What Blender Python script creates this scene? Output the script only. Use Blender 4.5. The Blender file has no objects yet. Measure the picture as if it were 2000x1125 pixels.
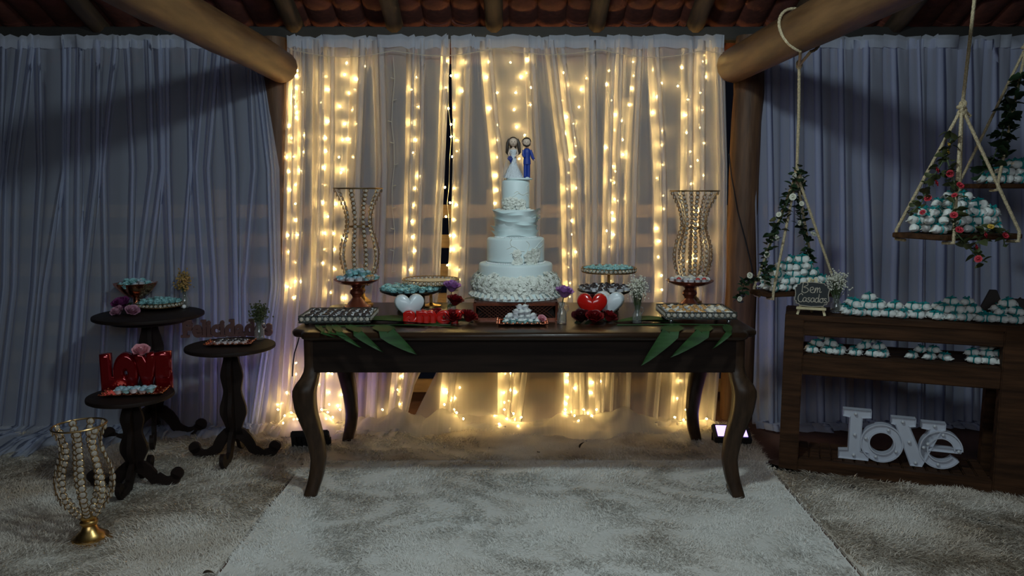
import bpy, bmesh, math, random
import numpy as np
from mathutils import Vector, Matrix, Euler
random.seed(7)
rng = np.random.default_rng(7)
PI = math.pi
S = bpy.context.scene
C = S.collection
# ------------------------------------------------------------------ camera
F = 1500.0; H = 1.385; PITCH = math.atan(187.5/1500)
cd = bpy.data.cameras.new('camera'); cd.sensor_width = 36; cd.lens = 36*F/2000; cd.clip_start = .05
cam = bpy.data.objects.new('camera', cd); C.objects.link(cam)
cam.location = (0, 0, H); cam.rotation_euler = (PI/2-PITCH, 0, 0)
S.camera = cam
# ------------------------------------------------------------------ world, light, exposure
w = bpy.data.worlds.new('night'); S.world = w; w.use_nodes = True
w.node_tree.nodes['Background'].inputs[0].default_value = (.5, .6, 1, 1)
w.node_tree.nodes['Background'].inputs[1].default_value = .004
def lamp(name, kind, loc, power, col, **kw):
    l = bpy.data.lights.new(name, kind); l.energy = power; l.color = col
    for k, v in kw.items(): setattr(l, k, v)
    o = bpy.data.objects.new(name, l); C.objects.link(o); o.location = loc
    return o
lamp('roof_lamp', 'POINT', (.2, 2.05, 2.62), 66, (.80, .97, 1.0), shadow_soft_size=.09)
o_ = lamp('fill_light', 'AREA', (0, -1.6, 2.5), 42, (.84, .93, 1.0), shape='RECTANGLE', size=3.2, size_y=1.0)  # soft fill added behind the camera to lift the shadows, no lamp seen there
o_.rotation_euler = (Vector((0, 4.4, .9))-o_.location).to_track_quat('-Z', 'Y').to_euler()
S.view_settings.view_transform = 'Standard'; S.view_settings.look = 'None'
S.view_settings.exposure = 0; S.view_settings.gamma = 1; S.view_settings.use_curve_mapping = False
S.cycles.transparent_max_bounces = 20
S.cycles.max_bounces = 8
# ------------------------------------------------------------------ pixel (2000x1125 frame) -> place in the room
def ray(x, y):
    u = (x-1000)/F; v = (562.5-y)/F
    return Vector((u, math.cos(PITCH)+v*math.sin(PITCH), -math.sin(PITCH)+v*math.cos(PITCH)))
EYE = Vector((0, 0, H))
def at_z(x, y, z=0.0):
    r = ray(x, y); return EYE+r*((z-H)/r.z)
def at_y(x, y, Y):
    r = ray(x, y); return EYE+r*(Y/r.y)
def mpp(p): return (p.y*math.cos(PITCH)-(p.z-H)*math.sin(PITCH))/F   # metres per pixel there
# ------------------------------------------------------------------ materials
def mat(name, col, rough=.6, metal=0.0, var=0.0, vscale=20, bump=0.0, bscale=60, stretch=(1, 1, 1), col2=None, emit=None, estr=0, spec=.5, trans=0, coat=0, alpha=1, sub=0):
    m = bpy.data.materials.new(name); m.use_nodes = True
    nt = m.node_tree; N = nt.nodes; L = nt.links; b = N['Principled BSDF']
    b.inputs['Base Color'].default_value = (*col, 1); b.inputs['Roughness'].default_value = rough
    b.inputs['Metallic'].default_value = metal; b.inputs['Specular IOR Level'].default_value = spec
    b.inputs['Transmission Weight'].default_value = trans; b.inputs['Coat Weight'].default_value = coat
    b.inputs['Alpha'].default_value = alpha
    if emit: b.inputs['Emission Color'].default_value = (*emit, 1); b.inputs['Emission Strength'].default_value = estr
    tc = N.new('ShaderNodeTexCoord'); mp = N.new('ShaderNodeMapping'); L.new(tc.outputs['Object'], mp.inputs[0])
    mp.inputs['Scale'].default_value = stretch
    no = N.new('ShaderNodeTexNoise'); no.inputs['Scale'].default_value = vscale; no.inputs['Detail'].default_value = 4
    L.new(mp.outputs[0], no.inputs['Vector'])
    r = N.new('ShaderNodeValToRGB'); L.new(no.outputs['Fac'], r.inputs[0])
    c2 = col2 or tuple(c*(1-var) for c in col); c1 = col if col2 else tuple(min(1, c*(1+var*.5)) for c in col)
    r.color_ramp.elements[0].position = .32; r.color_ramp.elements[1].position = .68
    r.color_ramp.elements[0].color = (*c2, 1); r.color_ramp.elements[1].color = (*c1, 1)
    L.new(r.outputs[0], b.inputs['Base Color'])
    if bump:
        n2 = N.new('ShaderNodeTexNoise'); n2.inputs['Scale'].default_value = bscale; L.new(mp.outputs[0], n2.inputs['Vector'])
        bp = N.new('ShaderNodeBump'); bp.inputs['Strength'].default_value = bump; bp.inputs['Distance'].default_value = .01
        L.new(n2.outputs['Fac'], bp.inputs['Height']); L.new(bp.outputs[0], b.inputs['Normal'])
    return m
def sheer(name, col, op0, op1, streak=.15):
    m = bpy.data.materials.new(name); m.use_nodes = True
    nt = m.node_tree; N = nt.nodes; L = nt.links; N.remove(N['Principled BSDF']); out = N['Material Output']
    tr = N.new('ShaderNodeBsdfTransparent'); df = N.new('ShaderNodeBsdfDiffuse'); tl = N.new('ShaderNodeBsdfTranslucent')
    df.inputs[0].default_value = (*col, 1); tl.inputs[0].default_value = (*col, 1)
    a = N.new('ShaderNodeMixShader'); a.inputs[0].default_value = .5; L.new(df.outputs[0], a.inputs[1]); L.new(tl.outputs[0], a.inputs[2])
    lw = N.new('ShaderNodeLayerWeight'); lw.inputs['Blend'].default_value = .45
    mr = N.new('ShaderNodeMapRange'); mr.inputs['To Min'].default_value = op0; mr.inputs['To Max'].default_value = op1
    L.new(lw.outputs['Facing'], mr.inputs['Value'])
    tc = N.new('ShaderNodeTexCoord'); mp = N.new('ShaderNodeMapping'); mp.inputs['Scale'].default_value = (60, 1, .6)
    L.new(tc.outputs['Object'], mp.inputs[0])
    no = N.new('ShaderNodeTexNoise'); no.inputs['Scale'].default_value = 1; no.inputs['Detail'].default_value = 3; L.new(mp.outputs[0], no.inputs['Vector'])
    m2 = N.new('ShaderNodeMath'); m2.operation = 'MULTIPLY_ADD'; m2.inputs[1].default_value = streak; m2.inputs[2].default_value = -streak/2
    L.new(no.outputs['Fac'], m2.inputs[0])
    ad = N.new('ShaderNodeMath'); ad.operation = 'ADD'; ad.use_clamp = True; L.new(mr.outputs[0], ad.inputs[0]); L.new(m2.outputs[0], ad.inputs[1])
    mx = N.new('ShaderNodeMixShader'); L.new(ad.outputs[0], mx.inputs[0]); L.new(tr.outputs[0], mx.inputs[1]); L.new(a.outputs[0], mx.inputs[2])
    L.new(mx.outputs[0], out.inputs[0])
    return m
M = dict(
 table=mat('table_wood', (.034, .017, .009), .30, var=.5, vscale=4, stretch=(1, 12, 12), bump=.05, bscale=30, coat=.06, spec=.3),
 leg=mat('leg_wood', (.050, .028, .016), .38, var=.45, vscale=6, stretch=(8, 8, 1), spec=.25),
 mahog=mat('dark_stand_wood', (.017, .010, .008), .6, var=.3, vscale=8, spec=.2),
 shelf=mat('shelf_wood', (.060, .026, .011), .75, var=.55, vscale=3, stretch=(1.2, 14, 14), bump=.2, bscale=14, spec=.2),
 log=mat('log_wood', (.17, .088, .036), .5, var=.6, vscale=3, stretch=(7, 1, 7), bump=.25, bscale=5, col2=(.08, .038, .016)),
 post=mat('post_wood', (.15, .075, .035), .65, vscale=5, stretch=(7, 7, .8), bump=.3, bscale=8, col2=(.07, .034, .018)),
 rafter=mat('rafter_wood', (.075, .044, .022), .7, vscale=5, stretch=(6, 1, 6), col2=(.03, .018, .01)),
 beamd=mat('eave_wood', (.018, .016, .013), .7, var=.4, vscale=5),
 tile=mat('clay_tile', (.15, .038, .022), .8, vscale=9, col2=(.07, .02, .014), bump=.2, bscale=40),
 fence=mat('fence_wood', (.30, .20, .10), .7, vscale=4, stretch=(1, 10, 10), col2=(.19, .125, .06), bump=.25, bscale=12),
 floor=mat('floor_cement', (.13, .06, .045), .8, var=.4, vscale=3, bump=.2),
 gold=mat('gold_metal', (.75, .48, .17), .32, 1, var=.2, vscale=60),
 wire=mat('bronze_wire', (.42, .28, .13), .35, 1),
 copper=mat('copper_metal', (.72, .27, .15), .22, 1, var=.2, vscale=30),
 copperdark=mat('copper_stand', (.30, .085, .045), .25, .55, var=.3, vscale=12, coat=.5),
 bronze=mat('lattice_bronze', (.20, .085, .06), .35, .8, var=.3, vscale=30),
 crystal=mat('crystal', (.90, .84, .74), .07, 0, trans=.62, spec=.9),
 crystalf=mat('crystal_frame', (.13, .14, .13), .3, .8),
 mirror=mat('mirror_plate', (.55, .58, .58), .12, .9),
 black=mat('black_plastic', (.012, .012, .014), .45),
 white=mat('white_gloss', (.72, .80, .84), .3, coat=.3),
 icing=mat('icing', (.80, .93, .93), .5, var=.04, vscale=6),
 icing2=mat('sugar_petal', (.85, .88, .80), .6, var=.05, vscale=30),
 pearl=mat('pearl', (.88, .9, .9), .2),
 red=mat('red_gloss', (.55, .012, .008), .18, coat=.7),
 redmetal=mat('red_metallic', (.22, .003, .006), .18, .6, coat=.6),
 redflower=mat('red_petal', (.20, .003, .006), .5, var=.4, vscale=40),
 darkrose=mat('wine_petal', (.055, .002, .005), .5, var=.4, vscale=40),
 purple=mat('purple_petal', (.48, .22, .56), .6, var=.3, vscale=30),
 plum=mat('plum_petal', (.20, .03, .15), .6, var=.4, vscale=30),
 pink=mat('pink_petal', (.80, .36, .42), .6, var=.25, vscale=30),
 mauve=mat('mauve_petal', (.50, .24, .34), .6, var=.3, vscale=30),
 rosered=mat('coral_petal', (.52, .03, .05), .6, var=.3, vscale=40),
 yellow=mat('yellow_petal', (.65, .42, .06), .6, var=.3),
 whitefl=mat('white_petal', (.75, .74, .62), .6, var=.1),
 straw=mat('dried_petal', (.42, .27, .08), .7, var=.4, vscale=60),
 leaf=mat('palm_green', (.024, .075, .018), .55, spec=.25, var=.4, vscale=8, stretch=(1, 1, 6)),
 leafd=mat('ivy_green', (.018, .045, .018), .5, var=.5, vscale=20),
 leafo=mat('olive_green', (.06, .075, .025), .55, var=.5, vscale=20),
 stem=mat('stem_green', (.05, .08, .03), .6),
 glass=mat('bottle_glass', (.95, .98, .97), .02, trans=.93, spec=.6),
 rope=mat('sisal_rope', (.56, .46, .29), .85, var=.35, vscale=160, bump=.5, bscale=200),
 wrap=mat('tissue_wrap', (.80, .83, .80), .55, var=.12, vscale=40, bump=.5, bscale=50),
 ribbon=mat('teal_ribbon', (.008, .28, .29), .35, var=.3, vscale=60),
 cupw=mat('paper_cup', (.82, .84, .88), .6, var=.08),
 choc=mat('chocolate', (.040, .028, .030), .45, var=.5, vscale=140, bump=.5, bscale=200),
 teal=mat('aqua_foil', (.36, .72, .74), .3, var=.45, vscale=70, bump=.5, bscale=90),
 aqua=mat('aqua_candy', (.42, .62, .72), .45, var=.35, vscale=60),
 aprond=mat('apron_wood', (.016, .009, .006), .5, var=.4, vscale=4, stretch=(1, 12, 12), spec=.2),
 cream=mat('cream_candy', (.80, .74, .60), .5, var=.15),
 caramel=mat('caramel_candy', (.62, .34, .12), .5, var=.4, vscale=70),
 strawb=mat('berry_candy', (.55, .06, .06), .4),
 blue=mat('blue_clay', (.012, .045, .30), .5),
 skin=mat('clay_skin', (.72, .55, .42), .55),
 hair=mat('clay_hair', (.035, .022, .014), .55),
 dress=mat('dress_lace', (.75, .80, .84), .6, bump=.8, bscale=150),
 marquee=mat('marquee_white', (.55, .58, .66), .45),
 chalk=mat('chalkboard', (.018, .022, .024), .75),
 chalkw=mat('chalk_line', (.62, .56, .46), .8),
 pine=mat('pale_pine', (.70, .60, .36), .6, var=.2, vscale=20),
 letterw=mat('letter_wood', (.10, .042, .035), .6, var=.35, vscale=10),
 letterd=mat('dark_letter_wood', (.022, .012, .008), .6),
 deadleaf=mat('dead_leaf', (.03, .02, .012), .7),
 ledw=mat('clear_led', (.62, .64, .68), .25),
 cord=mat('light_cord', (.55, .52, .42), .5),
)
M['rug'] = mat('fur_white', (.88, .87, .83), .95, vscale=2.2, col2=(.79, .75, .69), spec=.1)
M['rugb'] = mat('fur_beige', (.86, .82, .75), .95, vscale=2.4, col2=(.55, .46, .36), spec=.1)
M['sheer_c'] = sheer('sheer_center', (.88, .85, .86), .55, .88, .05)
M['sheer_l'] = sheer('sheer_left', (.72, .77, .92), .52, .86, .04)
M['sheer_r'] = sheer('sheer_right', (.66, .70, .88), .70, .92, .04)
M['tulle'] = sheer('tulle_heap', (.92, .89, .85), .42, .80)
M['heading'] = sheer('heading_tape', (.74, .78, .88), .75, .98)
M['bulb'] = mat('bulb_glow', (1, .8, .5), .4, emit=(1, .67, .21), estr=135)
M['flood'] = mat('flood_glow', (.8, .8, 1), .4, emit=(.46, .32, 1.0), estr=2.6)
# ------------------------------------------------------------------ mesh helpers
class MB:
    def __init__(s): s.v = []; s.f = []; s.mi = []; s.cur = 0
    def add(s, vs, fs):
        b = len(s.v); s.v += [tuple(v) for v in vs]; s.f += [tuple(i+b for i in f) for f in fs]; s.mi += [s.cur]*len(fs)
        return s
    def box(s, c, d, rot=None, bev=0):
        x, y, z = d[0]/2, d[1]/2, d[2]/2
        if bev:
            bm = bmesh.new(); bmesh.ops.create_cube(bm, size=1)
            bmesh.ops.scale(bm, vec=d, verts=bm.verts)
            bmesh.ops.bevel(bm, geom=bm.edges[:], offset=bev, segments=2, affect='EDGES')
            bm.verts.index_update(); vs = [v.co.copy() for v in bm.verts]; fs = [[v.index for v in f.verts] for f in bm.faces]; bm.free()
        else:
            vs = [Vector((a, b, e)) for a in (-x, x) for b in (-y, y) for e in (-z, z)]
            fs = [(0, 1, 3, 2), (4, 6, 7, 5), (0, 4, 5, 1), (2, 3, 7, 6), (0, 2, 6, 4), (1, 5, 7, 3)]
        if rot is not None: vs = [rot @ v for v in vs]
        return s.add([v+Vector(c) for v in vs], fs)
    def lathe(s, prof, n=24, c=(0, 0, 0), sx=1, sy=1, wob=None):
        vs = []; fs = []
        for r, z in prof:
            for k in range(n):
                a = 2*PI*k/n; rr = r*(wob(a, z) if wob else 1)
                vs.append((c[0]+rr*math.cos(a)*sx, c[1]+rr*math.sin(a)*sy, c[2]+z))
        m = len(prof)
        for i in range(m-1):
            for k in range(n):
                k2 = (k+1) % n; fs.append((i*n+k, i*n+k2, (i+1)*n+k2, (i+1)*n+k))
        if prof[0][0] > 1e-5: fs.append(tuple(range(n-1, -1, -1)))
        if prof[-1][0] > 1e-5: fs.append(tuple((m-1)*n+k for k in range(n)))
        return s.add(vs, fs)
    def ball(s, c, r, n=10, m=7, rot=None):
        if not hasattr(r, '__len__'): r = (r, r, r)
        vs = [Vector((0, 0, -r[2]))]; fs = []
        for i in range(1, m):
            t = PI*i/m
            for k in range(n):
                a = 2*PI*k/n; vs.append(Vector((r[0]*math.sin(t)*math.cos(a), r[1]*math.sin(t)*math.sin(a), -r[2]*math.cos(t))))
        vs.append(Vector((0, 0, r[2]))); e = len(vs)-1
        for k in range(n):
            k2 = (k+1) % n; fs.append((0, 1+k2, 1+k)); fs.append((e, e-n+k, e-n+k2))
        for i in range(m-2):
            for k in range(n):
                k2 = (k+1) % n; fs.append((1+i*n+k, 1+i*n+k2, 1+(i+1)*n+k2, 1+(i+1)*n+k))
        if rot is not None: vs = [rot @ v for v in vs]
        return s.add([v+Vector(c) for v in vs], fs)
    def tube(s, pts, r, n=6, cap=True, flat=None):
        pts = [Vector(p) for p in pts]; m = len(pts); vs = []; fs = []
        up = Vector((0, 0, 1)); prev = None
        for i, p in enumerate(pts):
            t = (pts[min(i+1, m-1)]-pts[max(i-1, 0)]).normalized()
            if prev is None:
                a = t.cross(up); a = a if a.length > 1e-3 else t.cross(Vector((1, 0, 0)))
            else: a = prev-t*prev.dot(t)
            a.normalize(); b = t.cross(a); prev = a
            rr = r[i] if hasattr(r, '__len__') else r
            for k in range(n):
                q = 2*PI*k/n; vs.append(p+a*(rr*math.cos(q))+b*(rr*math.sin(q)*(flat or 1)))
        for i in range(m-1):
            for k in range(n):
                k2 = (k+1) % n; fs.append((i*n+k, i*n+k2, (i+1)*n+k2, (i+1)*n+k))
        if cap: fs.append(tuple(range(n-1, -1, -1))); fs.append(tuple((m-1)*n+k for k in range(n)))
        return s.add(vs, fs)
    def ring(s, c, R, r, n=20, m=6, axis='z'):
        vs = []; fs = []
        for i in range(n):
            a = 2*PI*i/n
            for k in range(m):
                q = 2*PI*k/m; d = R+r*math.cos(q); h = r*math.sin(q)
                v = (d*math.cos(a), d*math.sin(a), h)
                if axis == 'y': v = (v[0], v[2], v[1])
                if axis == 'x': v = (v[2], v[0], v[1])
                vs.append(Vector(v)+Vector(c))
        for i in range(n):
            for k in range(m):
                i2 = (i+1) % n; k2 = (k+1) % m; fs.append((i*m+k, i2*m+k, i2*m+k2, i*m+k2))
        return s.add(vs, fs)
    def prism(s, out, d, c=(0, 0, 0), axis='y', y0=None):
        """extrude a 2-D outline (x,z) along y by d"""
        n = len(out); a = -d/2 if y0 is None else y0; b = a+d
        vs = [(x+c[0], a+c[1], z+c[2]) for x, z in out]+[(x+c[0], b+c[1], z+c[2]) for x, z in out]
        if axis == 'z': vs = [(x+c[0], z+c[1], a+c[2]) for x, z in out]+[(x+c[0], z+c[1], b+c[2]) for x, z in out]
        if axis == 'x': vs = [(a+c[0], x+c[1], z+c[2]) for x, z in out]+[(b+c[0], x+c[1], z+c[2]) for x, z in out]
        fs = [tuple(range(n)), tuple(range(2*n-1, n-1, -1))]+[(i, i+n, (i+1) % n+n, (i+1) % n) for i in range(n)]
        return s.add(vs, fs)
    def mesh(s, name, mats, smooth=True, angle=40):
        me = bpy.data.meshes.new(name); me.from_pydata(s.v, [], s.f); me.validate(clean_customdata=False)
        for m in (mats if isinstance(mats, (list, tuple)) else [mats]): me.materials.append(m)
        bm = bmesh.new(); bm.from_mesh(me); bmesh.ops.recalc_face_normals(bm, faces=bm.faces); bm.to_mesh(me); bm.free()
        if len(me.polygons) == len(s.mi): me.polygons.foreach_set('material_index', s.mi)
        if smooth:
            me.polygons.foreach_set('use_smooth', [True]*len(me.polygons))
            me.set_sharp_from_angle(angle=math.radians(angle))
        me.update(); return me
    def build(s, name, mats, parent=None, smooth=True, angle=40, loc=None, rot=None):
        return link(name, s.mesh(name, mats, smooth, angle), parent, loc, rot)
def link(name, me, parent=None, loc=None, rot=None, scale=None):
    o = bpy.data.objects.new(name, me); C.objects.link(o)
    if parent is not None: o.parent = parent
    if loc is not None: o.location = loc
    if rot is not None: o.rotation_euler = rot
    if scale is not None: o.scale = (scale,)*3 if not hasattr(scale, '__len__') else scale
    return o
def tag(o, label=None, cat=None, group=None, kind=None):
    for k, v in (('label', label), ('category', cat), ('group', group), ('kind', kind)):
        if v: o[k] = v
    return o
def thing(name, label, cat, loc=(0, 0, 0), rz=0, group=None, kind=None):
    o = bpy.data.objects.new(name, None); C.objects.link(o); o.empty_display_size = .05
    o.location = loc; o.rotation_euler = (0, 0, rz); return tag(o, label, cat, group, kind)
KIDS = {}
def dup(root, loc, rot=None, scale=None, label=None, group=None, kids=None):
    r = root.copy(); C.objects.link(r); r.location = loc
    if rot is not None: r.rotation_euler = rot
    if scale is not None: r.scale = (scale,)*3
    if label: r['label'] = label
    if group: r['group'] = group
    for ch in (kids if kids is not None else list(root.children)):
        c = ch.copy(); C.objects.link(c); c.parent = r
        for g in list(ch.children):
            d = g.copy(); C.objects.link(d); d.parent = c
    return r
def noise1(seed, n, lo=-1, hi=1):
    return np.random.default_rng(seed).uniform(lo, hi, n)
def sm(t): return t*t*(3-2*t)

# =================================================================== SETTING
fl = MB().box((0, 2.2, -.05), (9, 6.4, .1)).build('floor', M['floor']); tag(fl, kind='structure')
# plank fence behind the curtains: boards with open gaps to the night
wb = bpy.data.objects.new('wall_back', None); C.objects.link(wb); wb.location = (0, 4.98, 0); tag(wb, kind='structure')
bd = None
for i in range(7):
    for sx in (-1, 0, 1):
        z = 1.262-.192*i
        if bd is None: bd = MB().box((0, 0, 0), (2.33, .035, .085), bev=.004).mesh('board', M['fence'])
        link('board', bd, wb, (sx*2.34+.1, random.uniform(-.006, .006), z), (random.uniform(-.03, .03), random.uniform(-.004, .004), 0))
for x in (-3.4, -1.9, -.12, 1.2, 2.7): MB().box((x, .07, .7), (.09, .09, 1.4)).build('fence_post', M['fence'], wb)
# roof: slope rising towards the camera, clay tiles on purlins, round rafters
EZ, EY, SL = 2.335, 4.72, math.radians(24)
ce = bpy.data.objects.new('ceiling', None); C.objects.link(ce); ce.location = (0, EY, EZ); ce.rotation_euler = (-SL, 0, 0); tag(ce, kind='structure')
MB().box((0, -2.6, .23), (9, 6.4, .02)).build('roof_underlay', M['beamd'], ce)
def tile_mesh(sign):
    m = MB(); n = 8; R = .095; th = .012; vs = []; fs = []
    for j, (yy, rr) in enumerate(((0, 1.0), (-.42, .86))):
        for k in range(n+1):
            a = PI*k/n
            for t in (0, th): vs.append(((R*rr-t)*math.cos(a), yy, sign*(R*rr-t)*math.sin(a)*.62))
    W = 2*(n+1)
    for k in range(n):
        a = 2*k; fs += [(a, a+2, W+a+2, W+a), (a+1, W+a+1, W+a+3, a+3), (a, a+1, a+3, a+2), (W+a, W+a+2, W+a+3, W+a+1)]
    return m.add(vs, fs).mesh('roof_tile', M['tile'])
tu, td = tile_mesh(1), tile_mesh(-1)
for r_ in range(5):
    for k in range(38):
        x = -3.2+k*.172
        link('roof_tile', td, ce, (x, .46-r_*.36, .125+.012*random.random()), (.03, 0, random.uniform(-.03, .03)))
        link('roof_tile', tu, ce, (x+.086, .46-r_*.36, .13+.012*random.random()), (.03, 0, random.uniform(-.03, .03)))
for k in range(5): MB().box((0, .1-k*.37, .07), (8.5, .05, .035)).build('batten', M['beamd'], ce)
for px in (190, 385, 575, 770, 965, 1165, 1358, 1555, 1750):
    x = at_y(px, 55, 4.65).x
    dx = (px-965)*.00006
    m = MB(); m.tube([(x-dx*0, .3, .0), (x+.5*dx, -1.2, 0), (x+dx*1.2, -3.4, 0)], [.052, .056, .06], 10)
    m.build('rafter', M['rafter'], ce)
# square eave beam the curtains hang from, round logs and posts
eb = MB().box((0, 4.70, 2.308), (8.6, .10, .075), bev=.006).build('trim_1', M['beamd']); tag(eb, kind='structure')
def log(name, pts, r, m, label):
    o = MB(); n = 14; P = []; R = []
    for i in range(n+1):
        t = i/n; P.append(Vector(pts[0]).lerp(Vector(pts[1]), t)+Vector((random.uniform(-.006, .006), 0, random.uniform(-.006, .006)))); R.append(r*(1+.06*math.sin(4*t+1)+random.uniform(-.02, .02)))
    o.tube(P, R, 16)
    b = o.build(name, m); tag(b, label, 'log beam' if 'beam' in name else 'post', kind='structure'); return b
log('log_beam', ((-1.33, 4.56, 2.105), (-1.42, .2, 2.13)), .088, M['log'], 'round wooden log beam above the left curtain, running towards the viewer')
log('log_beam', ((1.275, 4.56, 2.115), (1.49, .2, 2.13)), .094, M['log'], 'round wooden log beam from which the roped tray with white flowers hangs')
log('log_post', ((-1.385, 4.62, 0), (-1.385, 4.62, 2.28)), .075, M['post'], 'dark round log post in the gap between left and central curtains')
log('log_post', ((1.375, 4.60, 0), (1.385, 4.60, 2.28)), .092, M['post'], 'reddish brown round log post between central curtain and right curtain')

# =================================================================== CURTAINS
YS = np.array([85, 330, 560, 700, 800], float)
def arr(v):
    v = list(v); return np.array(v if len(v) == 5 else v[:3]+[v[2]+(v[3]-v[2])*140/240, v[3]], float)
def xpath(vals, ypx, Y):
    """pixel column at a pixel row -> metres at depth Y"""
    v = np.interp(ypx, YS, vals) if ypx <= 800 else vals[4]+(vals[4]-vals[3])/100*min(40, ypx-800)
    return v
def curtain(name, label, left, right, clumps, ztop, ytop, ybot, m, seed, fwd=.16, heap=.05, rows=34, edge_pow=1, hd=True, head_h=.05, fwdf=None):
    R = np.random.default_rng(seed)
    ctl = []   # columns: (kind, path arr, dx metres, y metres, phase)
    cl = sorted(clumps, key=lambda c: c[0][1])
    segs = []
    prev = arr(left)
    for path, wpx, nf in cl:
        p = arr(path)
        segs.append(('flat', prev, p-wpx/2)); segs.append(('clump', p, wpx, nf)); prev = p+wpx/2
    segs.append(('flat', prev, arr(right)))
    cols = []
    for sg in segs:
        if sg[0] == 'flat':
            a, b = sg[1], sg[2]; wpx = max(4, abs((b-a).mean())); n = max(4, int(wpx/5)); ph = R.uniform(0, 6)
            for k in range(n):
                t = k/n; cols.append((a*(1-t)+b*t, 0, .012*math.sin(PI*t)*(-1)+.006*math.sin(ph+5*t), R.uniform(-1, 1)*.003))
        else:
            p, wpx, nf = sg[1:]; n = nf*8; a = wpx/nf*.36; A = R.uniform(.026, .042)
            for k in range(n+1):
                t = k/n; f = 2*PI*nf*t
                cols.append((p+wpx*(t-.5)+a*math.sin(2*f)*R.uniform(.7, 1.1), 0, A*math.sin(f+.3), R.uniform(-1, 1)*.004))
    cols.append((arr(right), 0, 0, 0))
    nc = len(cols); ph1 = np.cumsum(R.uniform(-.28, .28, nc)); ph2 = np.cumsum(R.uniform(-.28, .28, nc))
    V = []; ex = 9
    for i in range(rows+ex):
        for j, (path, dx, dy, jt) in enumerate(cols):
            if i < rows:
                t = i/(rows-1); z = ztop+(.035-ztop)*t; Y = ytop+(ybot-ytop)*t
                # pixel row of this height at this depth
                v = (z-H)/Y; ypx = 562.5-F*(v*math.cos(PITCH)+math.sin(PITCH))/(math.cos(PITCH)-v*math.sin(PITCH))
                xp = xpath(path, ypx, Y)
                x = (xp-1000)/F*(Y*math.cos(PITCH)-(z-H)*math.sin(PITCH))
                amp = .42+.58*min(1, t*2.2)
                x += .006*math.sin(ph1[j]+5*t)*t; Y += dy*amp+.010*math.sin(ph2[j]+4*t)*t+jt*t
                if t < .12: Y += .009*math.sin(j*1.9)*(1-t/.12)
                if i == 0: z += .006*math.sin(j*.9)+.004*math.sin(j*2.3)
                V.append((x, Y, z)); last = V
            else:
                q = (i-rows+1)/ex; bx, by, bz = V[(rows-1)*nc+j]
                ff = fwd*(1 if fwdf is None else fwdf((bx*F/4.3)+1000))*(1+.35*math.sin(ph1[j]*1.3)+.2*math.sin(j*.31+seed))
                hgt = heap*(abs(math.sin(ph2[j]+2.2*q))+.4*math.sin(ph1[j]*2+7*q)**2)*math.sin(PI*min(1, q*1.0))**.7
                V.append((bx+.03*q*math.sin(ph2[j])-.0*q, by-ff*q, .02+hgt*(1-.3*q)))
    Fs = [(i*nc+j, i*nc+j+1, (i+1)*nc+j+1, (i+1)*nc+j) for i in range(rows+ex-1) for j in range(nc-1)]
    me = bpy.data.meshes.new(name); me.from_pydata(V, [], Fs); me.materials.append(m)
    me.polygons.foreach_set('use_smooth', [True]*len(Fs)); me.update()
    r = thing(name, label, 'curtain', (0, 0, 0))
    link('fabric', me, r)
    if hd:  # gathered heading tape at the top edge
        vs = []; step = 3
        for zz in (0, 1):
            for j in range(0, nc, step):
                p = V[j]; vs.append((p[0], p[1]-.012-.006*math.sin(j*1.3), p[2]+.018*(1-zz)+.006*math.sin(j*2.1)*(1-zz)-head_h*zz))
        k = len(vs)//2; fs = [(a, a+1, k+a+1, k+a) for a in range(k-1)]
        hm = bpy.data.meshes.new('heading_tape'); hm.from_pydata(vs, [], fs); hm.materials.append(M['heading'])
        hm.polygons.foreach_set('use_smooth', [True]*len(fs)); hm.update()
        link('heading_tape', hm, r)
    return r
CT, CB = 4.60, 4.44
curtain('sheer_curtain', 'white sheer curtain lit by string lights, behind the left half of the cake table',
  [562, 554, 548, 522], [879, 869, 860, 836, 785],
  [([580, 576, 571, 556], 36, 2), ([632, 630, 627, 612], 46, 2), ([700, 690, 686, 680], 34, 1), ([738, 744, 738, 725], 26, 1), ([812, 808, 803, 775], 38, 2), ([866, 859, 849, 790], 14, 1)],
  2.262, CT, CB, M['sheer_c'], 3, fwd=.17, heap=.028)
curtain('sheer_curtain', 'white sheer curtain lit by string lights, behind the cake and right half of the table',
  [881, 885, 873, 867, 818], [1415, 1420, 1416, 1400],
  [([906, 900, 892, 872], 34, 1), ([948, 970, 985, 985], 28, 1), ([1034, 1046, 1042, 1012], 24, 1), ([1082, 1112, 1117, 1122], 42, 2), ([1152, 1154, 1155, 1164], 24, 1),
   ([1202, 1194, 1190, 1182], 34, 2), ([1246, 1234, 1228, 1222], 22, 1), ([1276, 1288, 1290, 1274], 26, 1), ([1354, 1352, 1346, 1334], 50, 2), ([1402, 1408, 1406, 1390], 14, 1)],
  2.262, CT, CB, M['sheer_c'], 5, fwd=.15, heap=.028)
tops = [-390, -335, -280, -220, -160, -110, -60, 5, 42, 78, 118, 152, 186, 216, 252, 292, 330, 366, 402, 440, 478]
Lc = []
for k, t in enumerate(tops):
    k -= 7; b = -110+k*46 if k > -1 else t-110; j1, j2, j3 = ((0, 6, -8), (8, -10, 4), (-6, 10, 14), (5, 16, -6), (-9, -4, 10))[k % 5]
    Lc.append(([t+j1, t*.90+b*.10+j2, t*.72+b*.28+j3, t*.45+b*.55+j3], (16, 38, 22, 12, 44, 28, 18)[k % 7], (1, 2, 1, 1, 2, 1, 1)[k % 7]))
curtain('sheer_curtain', 'bluish white sheer curtain hanging behind the three round pedestal tables',
  [-430, -440, -460, -520], [505, 546, 548, 520], Lc+[([498, 528, 534, 500], 18, 2)],
  2.262, 4.60, 4.36, M['sheer_l'], 11, fwd=.14, heap=.04, rows=34, fwdf=lambda px: 1+2.2*max(0, min(1, (330-px)/330)))
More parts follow.
